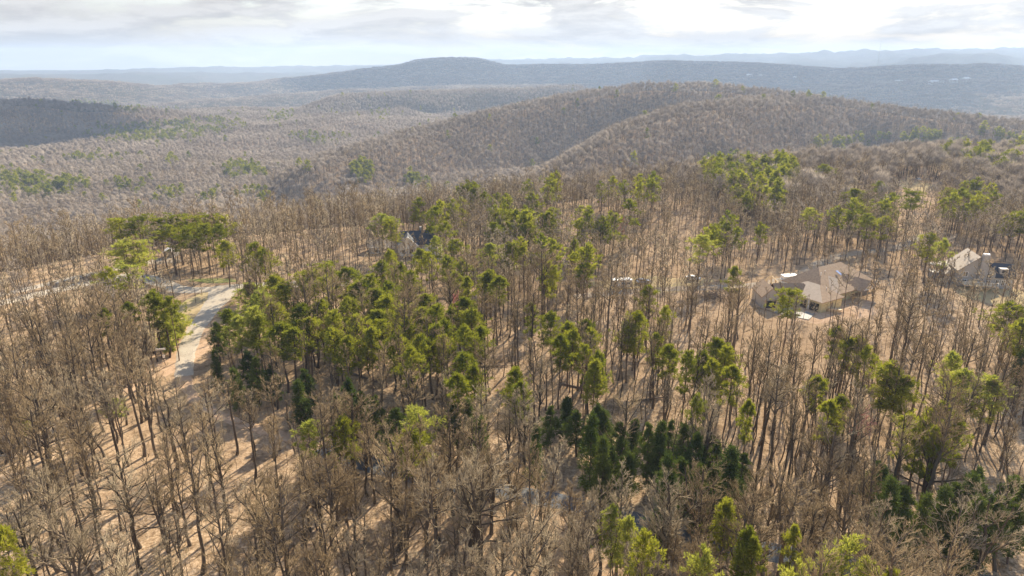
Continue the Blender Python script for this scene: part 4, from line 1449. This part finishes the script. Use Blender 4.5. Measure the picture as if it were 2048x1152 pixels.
walls(H, (2.6, 13, 1.5, 8.5), -1.2, 3.0, M['sheathing'], 'wall', rz_, off)
roof(H, (2.2, 14, 1.5, 8.5), 3.02, 0.7, M['shingle'], 'x', (False, True), rz=rz_, off=off, over=0.4)


def in_house(x_, y_, z_):
    ca, sa = math.cos(R(31)), math.sin(R(31))
    return (hx + x_ * ca - y_ * sa, hy + x_ * sa + y_ * ca, H.location.z + z_)


t_ = MB()
t_.slab([(-.5, -1.0, 0.1), (.45, -.9, 0.1), (.5, .9, .95), (-.35, 1.0, .95)], 0.06)
o = t_.build('blue_tarp', M['tarp'])
o.location = in_house(19.2, 8.6, 5.75)
o.rotation_euler = (0, 0, R(31))
o['label'], o['category'] = 'small blue tarp lying on the brown shingled roof', 'tarp'
# building site: stacks, trusses, slab
b = MB().box((0, 0, 0), (9, 6, 0.25))
sx_, sy_ = on_plane(1580, 627)
o = b.build('concrete_apron', M['concrete'], kind='structure')
o.location, o.rotation_euler = (sx_ + 1.5, sy_ + 0.5, hz(sx_, sy_) + 0.12), (0, 0, R(-38))
px_, py_ = on_plane(1584, 567)
S = empty('panel_stack', (px_, py_ + 2, hz(px_, py_)), R(8), 'long white stack of wrapped panels behind the unfinished house', 'panel stack')
for k in range(4):
    MB().box((0.1 * (-1) ** k, 0.08 * k, 0.35 + 0.62 * k), (5.6 - 0.3 * k, 2.4, 0.56)).build('panel_bundle', M['white'], S)
for k in range(3):
    MB().box((-1.8 + 1.8 * k, 0, 0.05), (0.15, 2.5, 0.1)).build('bearer', M['lumber'], S)
px_, py_ = on_plane(1549, 572)
S = empty('truss_rack', (px_, py_ + 3, hz(px_, py_)), R(-12), 'rack of pale leaning roof trusses behind the garage wing', 'roof trusses')
for k in range(5):
    yy = -1.0 + 0.5 * k
    b = MB()
    for a, c_ in (((-2.6, .1), (2.6, .1)), ((-2.6, .1), (0, 2.6)), ((2.6, .1), (0, 2.6)), ((0, .1), (0, 2.6)), ((-1.3, .1), (-1.3, 1.35)), ((1.3, .1), (1.3, 1.35))):
        b.tube((a[0], yy, a[1]), (c_[0], yy + .15, c_[1]), 0.07, n=4)
    b.build('truss', M['lumber'], S)
for k, (u_, v_, rz_k, lab) in enumerate([(1462, 582, 20, 'pale lumber stack beside the woodland lane near the brush pile'), (1668, 622, -20, 'low lumber stack at the foot of the porch wall'), (1520, 600, 40, 'short lumber stack left of the garage wing')]):
    px_, py_ = on_plane(u_, v_)
    S = empty('lumber_stack', (px_, py_, hz(px_, py_) + 0.1), R(rz_k), lab, 'lumber stack', 'lumber stacks on the building site')
    for a in range(3):
        for c_ in range(4):
            MB().box((0.06 * (a - 1), -0.66 + 0.44 * c_, 0.16 + 0.31 * a), (3.6 - 0.25 * ((a + c_) % 3), 0.40, 0.28)).build('plank', M['lumber'], S)


# ------------------------------------------------------------------ vehicles
def wheel(parent, x_, y_, r=0.34, w=0.24):
    wv = MB().tube((x_, y_ - w / 2, r), (x_, y_ + w / 2, r), r, n=14)
    wo = wv.build('wheel', M['tyre'], parent)
    MB().tube((x_, y_ - w / 2 - .01, r), (x_, y_ + w / 2 + .01, r), r * 0.6, n=10).build('rim', M['steel'], wo)


def section(prof, half, tuck=0.0):
    """side outline (x, z, half width factor) lofted across the car"""
    rings = []
    for yy, k in ((-half, 0.9), (-half * .93, 1.0), (half * .93, 1.0), (half, 0.9)):
        cx = sum(p[0] for p in prof) / len(prof)
        cz = sum(p[1] for p in prof) / len(prof)
        rings.append([(cx + (p[0] - cx) * (k if abs(yy) == half else 1), yy, cz + (p[1] - cz) * (k if abs(yy) == half else 1)) for p in prof])
    return rings


def car(loc, rz, paint, label, kind='car'):
    e = empty('pickup_truck' if kind == 'pickup' else 'parked_car', loc, rz, label, 'pickup truck' if kind == 'pickup' else 'car')
    if kind == 'pickup':
        body = [(-2.7, .45), (2.6, .45), (2.7, .75), (2.6, 1.05), (1.3, 1.15), (-2.7, 1.15)]
        cab = [(-.75, 1.15), (1.3, 1.15), (.75, 1.78), (-.6, 1.80)]
    else:
        body = [(-2.2, .35), (2.2, .35), (2.28, .65), (2.1, .85), (1.1, .95), (-1.9, .98), (-2.25, .85)]
        cab = [(-1.8, .97), (1.15, .95), (.5, 1.42), (-1.2, 1.45)]
    MB().loft(section(body, .9)).build('body', paint, e)
    MB().loft(section(cab, .76)).build('cabin', paint, e)
    gl = MB()
    (x0, z0), (x1, z1), (x2, z2), (x3, z3) = cab
    for s in (-1, 1):
        gl.poly([(x0 + .22, s * .775, z0 + .06), (x1 - .25, s * .775, z1 + .06), (x2 - .04, s * .768, z2 - .09), (x3 + .06, s * .768, z3 - .09)])
    gl.build('side_window', M['glass'], e)
    MB().poly([(x1 + .015, -.66, z1 + .06), (x1 + .015, .66, z1 + .06), (x2 + .1, .6, z2 - .07), (x2 + .1, -.6, z2 - .07)]).build('windshield', M['glass'], e)
    MB().poly([(x0 - .02, .66, z0 + .08), (x0 - .02, -.66, z0 + .08), (x3 - .06, -.6, z3 - .07), (x3 - .06, .6, z3 - .07)]).build('rear_window', M['glass'], e)
    if kind == 'pickup':
        MB().box((-1.75, 0, 1.17), (1.75, 1.45, 0.05)).build('bed_floor', M['tyre'], e)
    for sx2 in (-1.4, 1.45):
        for sy2 in (-.8, .8):
            wheel(e, sx2, sy2)
    for sy2 in (-.62, .62):
        MB().box(((2.62 if kind == 'pickup' else 2.2), sy2, .78), (.1, .34, .16)).build('headlight', M['white'], e)
    return e


def on_ground(u, v, lift=0.16):
    x_, y_ = on_plane(u, v)
    return (x_, y_, hz(x_, y_) + lift)


car(on_ground(1618, 557), R(-60), M['car_white'], 'white pickup truck parked behind the unfinished house', 'pickup')
car(on_ground(1286, 566), R(15), M['car_blue'], 'blue-grey car parked near the white trailer', 'car')
car(on_ground(1386, 562), R(-10), M['car_silver'], 'silver car parked on the woodland lane between trunks', 'car')
car(on_ground(883, 520), R(70), M['car_white'], 'white car below the dark-roofed house', 'car')
q = march(1836, 362, 0)
if q:
    car((q[0], q[1], hz(*q) + 0.3), R(80), M['car_white'], 'white car parked at the head of the far clearing', 'car')
# camper trailer
tx, ty, tz = on_ground(1243, 575)
T = empty('camper_trailer', (tx, ty, tz), R(6), 'long white-roofed camper trailer in the woods beside the lane', 'trailer')
MB().loft([[(-3.0, -1.1, .55), (3.0, -1.1, .55), (3.2, -1.1, 1.5), (2.8, -1.1, 2.75), (-3.0, -1.1, 2.75)], [(-3.0, 1.1, .55), (3.0, 1.1, .55), (3.2, 1.1, 1.5), (2.8, 1.1, 2.75), (-3.0, 1.1, 2.75)]]).build('body', M['grey_siding'], T)
MB().box((-.1, 0, 2.84), (6.1, 2.4, .16)).build('roof', M['white'], T)
for wx in (-2.0, 0.2, 1.9):
    window(T, (wx, -1.1, 1.85), .9, .6, '-y', 'steel')
MB().box((-1.0, -1.12, 1.45), (.65, .06, 1.7)).build('door', M['white'], T)
for wx in (-.6, .25):
    for sy2 in (-1.0, 1.0):
        wheel(T, wx, sy2, .36, .24)
MB().tube((3.0, 0, .6), (4.3, 0, .5), .06).build('hitch', M['steel'], T)

# ------------------------------------------------------------------ the chimney house and its gazebo
cx_, cy2 = on_plane(1958, 580)
Q = empty('chimney_house', (cx_, cy2 + 5, hz(cx_, cy2 + 5)), R(-14), 'weathered two-storey house with tall twin-flue chimney among bare trees', 'house')
walls(Q, (-5, 5, -4, 6), -1, 5.0, M['grey_siding'], gable='y', pitch=0.85)
roof(Q, (-5, 5, -4, 6), 5.05, 0.85, M['grey_shingle'], 'y', (False, False))
walls(Q, (5, 10.5, -3, 3.5), -1, 3.4, M['grey_siding'], gable='x', pitch=0.95)
roof(Q, (4.8, 10.5, -3, 3.5), 3.45, 0.95, M['slate_roof'], 'x', (False, False))
walls(Q, (-7.5, -5, -2, 4), -1, 3.0, M['grey_siding'])
roof(Q, (-7.5, -4.8, -2, 4), 3.05, 0.6, M['grey_shingle'], 'x', (True, False))
ch = MB().box((1.2, -4.6, 4.9), (1.9, 1.1, 11.0)).build('chimney', M['block'], Q)
for fx in (.75, 1.65):
    MB().box((fx, -4.6, 10.6), (.75, .9, .5)).build('flue', M['white'], ch)
for wx, wz in ((-3.0, 1.6), (-3.0, 4.0), (3.4, 4.0), (3.4, 1.6)):
    window(Q, (wx, -4, wz), 1.3, 1.5, '-y')
for wx in (6.2, 7.8, 9.4):
    window(Q, (wx, -3, 1.7), .9, 1.7, '-y')
dm = MB().box((7.6, -1.9, 5.2), (2.2, 2.2, 1.6)).build('dormer', M['grey_siding'], Q)
MB().box((7.6, -3.03, 5.2), (1.4, .05, 1.0)).build('pane', M['glass'], dm)
MB().box((0, -6.6, 1.9), (9, 4.6, .2)).build('deck', M['lumber'], Q)
for wx in (-4.2, 0, 4.2):
    MB().box((wx, -8.6, .8), (.18, .18, 2.2)).build('deck_post', M['lumber'], Q)
for k in range(10):
    MB().box((-4.4 + .98 * k, -8.8, 2.5), (.08, .08, 1.0)).build('baluster', M['white'], Q)
MB().box((0, -8.8, 3.03), (9.1, .1, .08)).build('handrail', M['white'], Q)

qx, qy = on_plane(1879, 558)
Z_ = empty('gazebo', (qx, qy, hz(qx, qy)), R(12), 'square gazebo with pale pyramid roof beside the chimney house', 'gazebo')
MB().box((0, 0, .9), (5.4, 4.6, 1.8)).build('base', M['grey_siding'], Z_)
for k in range(7):
    for sy2 in (-2.0, 2.0):
        if k in (0, 2, 4, 6):
            MB().box((-2.4 + .8 * k, sy2, 3.0), (.18, .18, 2.4)).build('post', M['white'], Z_)
roof(Z_, (-2.5, 2.5, -2.1, 2.1), 4.2, 0.5, M['cream_siding'], 'x', (True, True), over=.5)
MB().box((0, -2.1, 2.35), (4.9, .08, .9)).build('railing', M['cream_siding'], Z_)

# ------------------------------------------------------------------ the dark-roofed house
kx, ky = on_plane(815, 513)
K = empty('dark_roofed_house', (kx, ky + 4, hz(kx, ky + 4)), R(8), 'house with dark blue-grey roof and white gable trim behind green pines', 'house')
walls(K, (-3, 9, -2, 7), -1, 3.3, M['cream_siding'], gable='x', pitch=0.8)
roof(K, (-3, 9, -2, 7), 3.35, 0.8, M['slate_roof'], 'x', (False, False))
walls(K, (-3.5, 3.0, -5, 2), -1, 3.6, M['white'], gable='y', pitch=0.9)
roof(K, (-3.5, 3.0, -5, 4), 3.65, 0.9, M['slate_roof'], 'y', (False, False))
fb = MB()
for sx2 in (-1, 1):
    fb.tube((-.25, -5.55, 6.95), (-.25 + sx2 * 3.75, -5.55, 3.55), .22, n=4)
fb.build('bargeboard', M['white'], K)
walls(K, (-14, -3, -1, 5), -1, 2.6, M['white'])
roof(K, (-14, -2.8, -1, 5), 2.65, 0.6, M['grey_shingle'], 'x', (False, False))
MB().box((-8.5, -1.55, 2.58), (11.4, .14, .3)).build('fascia', M['white'], K)
for wx in (-1.7, 1.0):
    window(K, (wx, -5, 1.7), 1.2, 1.5, '-y')
for wx in (-11.5, -8.5, -5.5):
    window(K, (wx, -1, 1.2), 1.2, 1.2, '-y')
MB().box((6, -2.06, 1.05), (2.6, .1, 2.1)).build('garage_door', M['white'], K)
MB().box((4.5, 3.5, 7.4), (.9, .9, 2.0)).build('chimney', M['block'], K)

# ------------------------------------------------------------------ small outbuildings
for u_, v_, rz_k, w_, d_, h_, wall_, roof_, lab in [(339, 516, 20, 2.8, 3.2, 2.1, 'grey_siding', 'white', 'small white-roofed shed between trunks at the end of the far lane'),
                                                   (868, 508, -12, 5.0, 4.0, 2.6, 'white', 'grey_shingle', 'white garage beside the dark-roofed house')]:
    x_, y_ = on_plane(u_, v_)
    e = empty('garden_shed', (x_, y_, hz(x_, y_)), R(rz_k), lab, 'shed')
    walls(e, (-w_ / 2, w_ / 2, -d_ / 2, d_ / 2), -.5, h_, M[wall_], gable='y', pitch=.5)
    roof(e, (-w_ / 2, w_ / 2, -d_ / 2, d_ / 2), h_ + .04, .5, M[roof_], 'y', (False, False), over=.25, th=.12)
    MB().box((.3, -d_ / 2 - .04, 1.0), (1.2, .08, 2.0)).build('door', M['grey_siding'], e)
for u_, v_, rz_k, w_, d_, h_, wall_, roof_, lab in [(1664, 368, 10, 9, 7, 3.6, 'cream_siding', 'grey_shingle', 'small cream house half hidden by bare trees near the far clearing'),
                                                   (1682, 399, -15, 8, 4, 2.4, 'grey_siding', 'white', 'low white-roofed outbuilding in the woods below the cream house')]:
    q = march(u_, v_, 0)
    e = empty('far_cottage', (q[0], q[1], hz(*q)), R(rz_k), lab, 'house')
    walls(e, (-w_ / 2, w_ / 2, -d_ / 2, d_ / 2), -1.5, h_, M[wall_], gable='x', pitch=.6)
    roof(e, (-w_ / 2, w_ / 2, -d_ / 2, d_ / 2), h_ + .04, .6, M[roof_], 'x', (False, False), over=.3)
    for wx in (-w_ / 4, w_ / 4):
        window(e, (wx, -d_ / 2, h_ * .5), 1.2, 1.3, '-y')

# white farm buildings on the blue slope far off
for k, (u_, v_, w_, d_, h_, lab) in enumerate([(1499, 154, 30, 16, 9, 'white barn on the blue slope behind the hill, leftmost of the far white buildings'), (1521, 154, 18, 12, 7, 'small white building beside the leftmost far barn'), (1589, 156, 16, 10, 6, 'tiny white building between the two groups on the far slope'),
                                             (1799, 166, 40, 18, 8, 'low white building left of the long pale row on the far slope'), (1872, 167, 70, 16, 8, 'long pale low building on the far slope'), (1906, 166, 34, 18, 12, 'tall pale building in the middle of the far row'), (1930, 164, 40, 22, 14, 'broad white building at the right end of the far row')]):
    q = march(u_, v_, 0)
    if q is None:
        continue
    e = empty('far_building', (q[0], q[1], hz(*q)), R(-10 + 7 * k), lab, 'building', 'white buildings on the far slope')
    walls(e, (-w_ / 2, w_ / 2, -d_ / 2, d_ / 2), -12, h_, M['white'], gable='x', pitch=.35)
    roof(e, (-w_ / 2, w_ / 2, -d_ / 2, d_ / 2), h_ + .2, .35, M['white'], 'x', (False, False), over=.8, th=.4)

# radio mast on the far ridge
mx, my, mz = at_dist(1754, 135, 3250)
mz = hz(mx, my)
mast_top = at_dist(1757, 80, 3250)[2]
E = empty('radio_mast', (mx, my, mz), 0, 'thin lattice radio mast rising over the far ridge', 'mast')
hh = mast_top - mz
leg = [(1.3 * math.cos(a), 1.3 * math.sin(a)) for a in (0.5, 2.6, 4.7)]
for a in leg:
    MB().tube((*a, 0), (a[0] * .6, a[1] * .6, hh), .22, n=4).build('leg', M['steel'], E)
lat = MB()
nn = 44
for k in range(nn):
    z0, z1 = hh * k / nn, hh * (k + 1) / nn
    for a, b_ in ((0, 1), (1, 2), (2, 0)):
        f0, f1 = 1 - .4 * k / nn, 1 - .4 * (k + 1) / nn
        lat.tube((leg[a][0] * f0, leg[a][1] * f0, z0), (leg[b_][0] * f1, leg[b_][1] * f1, z1), .09, n=3)
lat.build('lattice', M['steel'], E)

# ------------------------------------------------------------------ odds and ends on the forest floor
x_, y_ = on_plane(331, 727)
P_ = empty('sign_post', (x_, y_, hz(x_, y_)), R(10), 'leaning post with a white crossbar on the dirt bank beside the drive', 'post')
MB().tube((0, 0, -.3), (-.5, 0, 4.2), .09, n=8).build('pole', M['stick'], P_)
MB().box((-.5, -.12, 4.1), (2.0, .08, .42)).build('crossbar', M['white'], P_)
MB().box((-.1, -.1, 2.3), (.5, .06, .7)).build('plate', M['white'], P_)
x_, y_ = on_plane(1430, 596)
B_ = empty('brush_pile', (x_, y_, hz(x_, y_)), 0, 'dark tangled brush pile beside the woodland lane', 'brush pile')
rb = np.random.default_rng(5)
n_ = 420
a0 = np.stack([rb.normal(0, 2.6, n_), rb.normal(0, 1.5, n_), rb.uniform(0, 1, n_) ** 1.6 * 2.2], 1)
dd_ = nrm(rb.normal(0, 1, (n_, 3)) * np.array([1, 1, .45])) * rb.uniform(.8, 2.6, (n_, 1))
sv, sf = spikes(a0, a0 + dd_, rb.uniform(.03, .09, n_))
sv[:, 2] = np.maximum(sv[:, 2], 0.0)
link('sticks', new_mesh('sticks', sv, [sf], [M['stick']]), B_, kind='stuff')
for k, (u_, v_, L_, rz_k, lab) in enumerate([(985, 738, 7, 2, 'straight fallen log lying across the middle pine stand'), (1158, 778, 9, -28, 'long fallen log below the middle pines slanting downhill'), (728, 756, 8, -35, 'fallen log in striped shade below the pine stand'), (1040, 792, 7, 20, 'fallen log above the shaded road'),
                                         (1300, 800, 8, 12, 'fallen log between trunks above the dark cedar row'), (1560, 735, 7, -60, 'fallen log on the pale slope below the unfinished house'), (1640, 985, 8, 30, 'fallen log in the lower right woods'), (180, 960, 8, 40, 'fallen log in the striped lower left woods'), (430, 1010, 7, -15, 'fallen log near the bottom in striped shadow'), (1820, 700, 7, 70, 'fallen log on the slope right of the unfinished house')]):
    x_, y_ = on_plane(u_, v_)
    e = empty('fallen_log', (x_, y_, hz(x_, y_)), R(rz_k), lab, 'log', 'fallen logs on the forest floor')
    MB().loft([[(xx, .0 + rr_ * math.cos(t), .22 + rr_ * math.sin(t) + .05 * math.sin(xx)) for t in np.linspace(0, 2 * math.pi, 8, endpoint=False)] for xx, rr_ in zip(np.linspace(-L_ / 2, L_ / 2, 6), np.linspace(.26, .12, 6))]).build('trunk', M['stick'], e)
    for q_ in (.1, .3, .42):
        MB().tube((L_ * q_, 0, .25), (L_ * q_ + .9, (-1) ** int(q_ * 30) * 1.0, .9), .06, .02, n=4).build('branch_stub', M['stick'], e)
x_, y_ = on_plane(1611, 776)
rb = np.random.default_rng(3)
rings = []
for zz, f in ((-.1, .9), (.25, 1.0), (.55, .8), (.75, .4)):
    rings.append([(f * (.75 + .12 * math.sin(3 * t + zz * 4)) * math.cos(t), f * (.55 + .1 * math.cos(2 * t)) * math.sin(t), zz) for t in np.linspace(0, 2 * math.pi, 12, endpoint=False)])
o = MB().loft(rings).build('boulder', M['stone'])
o.location = (x_, y_, hz(x_, y_))
o['label'], o['category'] = 'small pale boulder among slender trunks below the unfinished house', 'boulder'


# ------------------------------------------------------------------ clouds above the frame that shade the far slopes
def cloud(cx, cy_, cz, lx, ly, seed, label):
    rg = np.random.default_rng(seed)
    k, n = 96, 40
    th = np.linspace(0, math.pi, n)[:, None]
    ph = np.linspace(0, 2 * math.pi, k, endpoint=False)[None]
    X, Y, Zz = np.sin(th) * np.cos(ph), np.sin(th) * np.sin(ph), np.cos(th) + 0 * ph
    rad = 1 + .48 * fbm(X * 2.2 + seed + Zz, Y * 2.2 + Zz * 1.7, 1.0, 6, seed)
    x_, y_, z_ = X * rad * lx, Y * rad * ly, Zz * rad * 110
    z_ = np.where(z_ < 0, z_ * .35, z_)
    idx = np.arange(n * k).reshape(n, k)
    nx = np.roll(idx, -1, axis=1)
    f = np.stack([idx[:-1], idx[1:], nx[1:], nx[:-1]], -1).reshape(-1, 4)
    o = link('cumulus_cloud', new_mesh('cumulus_cloud', np.stack([x_ + cx, y_ + cy_, z_ + cz], -1), [f], [M['cloud']], True))
    o['kind'] = 'structure'


def shade(u, v, dist, zc, lx, ly, seed):
    """a cloud whose shadow falls on the hillside seen at u, v"""
    x_, y_, z_ = at_dist(u, v, dist)
    k = (zc - z_) / math.tan(SUN_EL)
    cloud(x_ + k * math.sin(SUN_AZ), y_ + k * math.cos(SUN_AZ), zc, lx, ly, seed, '')


shade(40, 222, 1850, 800, 270, 170, 3)
shade(1250, 140, 4150, 1150, 1500, 520, 7)
shade(1700, 165, 3600, 1150, 900, 520, 9)


# ------------------------------------------------------------------ haze
hm, ht, hout = new_mat('haze')
pv = N(ht, 'ShaderNodeVolumePrincipled')
pv.inputs['Color'].default_value = (0.42, 0.55, 0.78, 1)
pv.inputs['Density'].default_value = 1.1e-4
pv.inputs['Anisotropy'].default_value = 0.25
ht.links.new(pv.outputs[0], hout.inputs['Volume'])
top = max(Z_HIGH + 20, mast_top + 5)
bot = Z_LOW - 1.0
MB().box((0, 0, (top + bot) / 2), (21000, 21000, top - bot)).build('haze', hm, kind='stuff')
print('total', round(time.time() - T0, 1), 'z', Z_LOW, Z_HIGH)
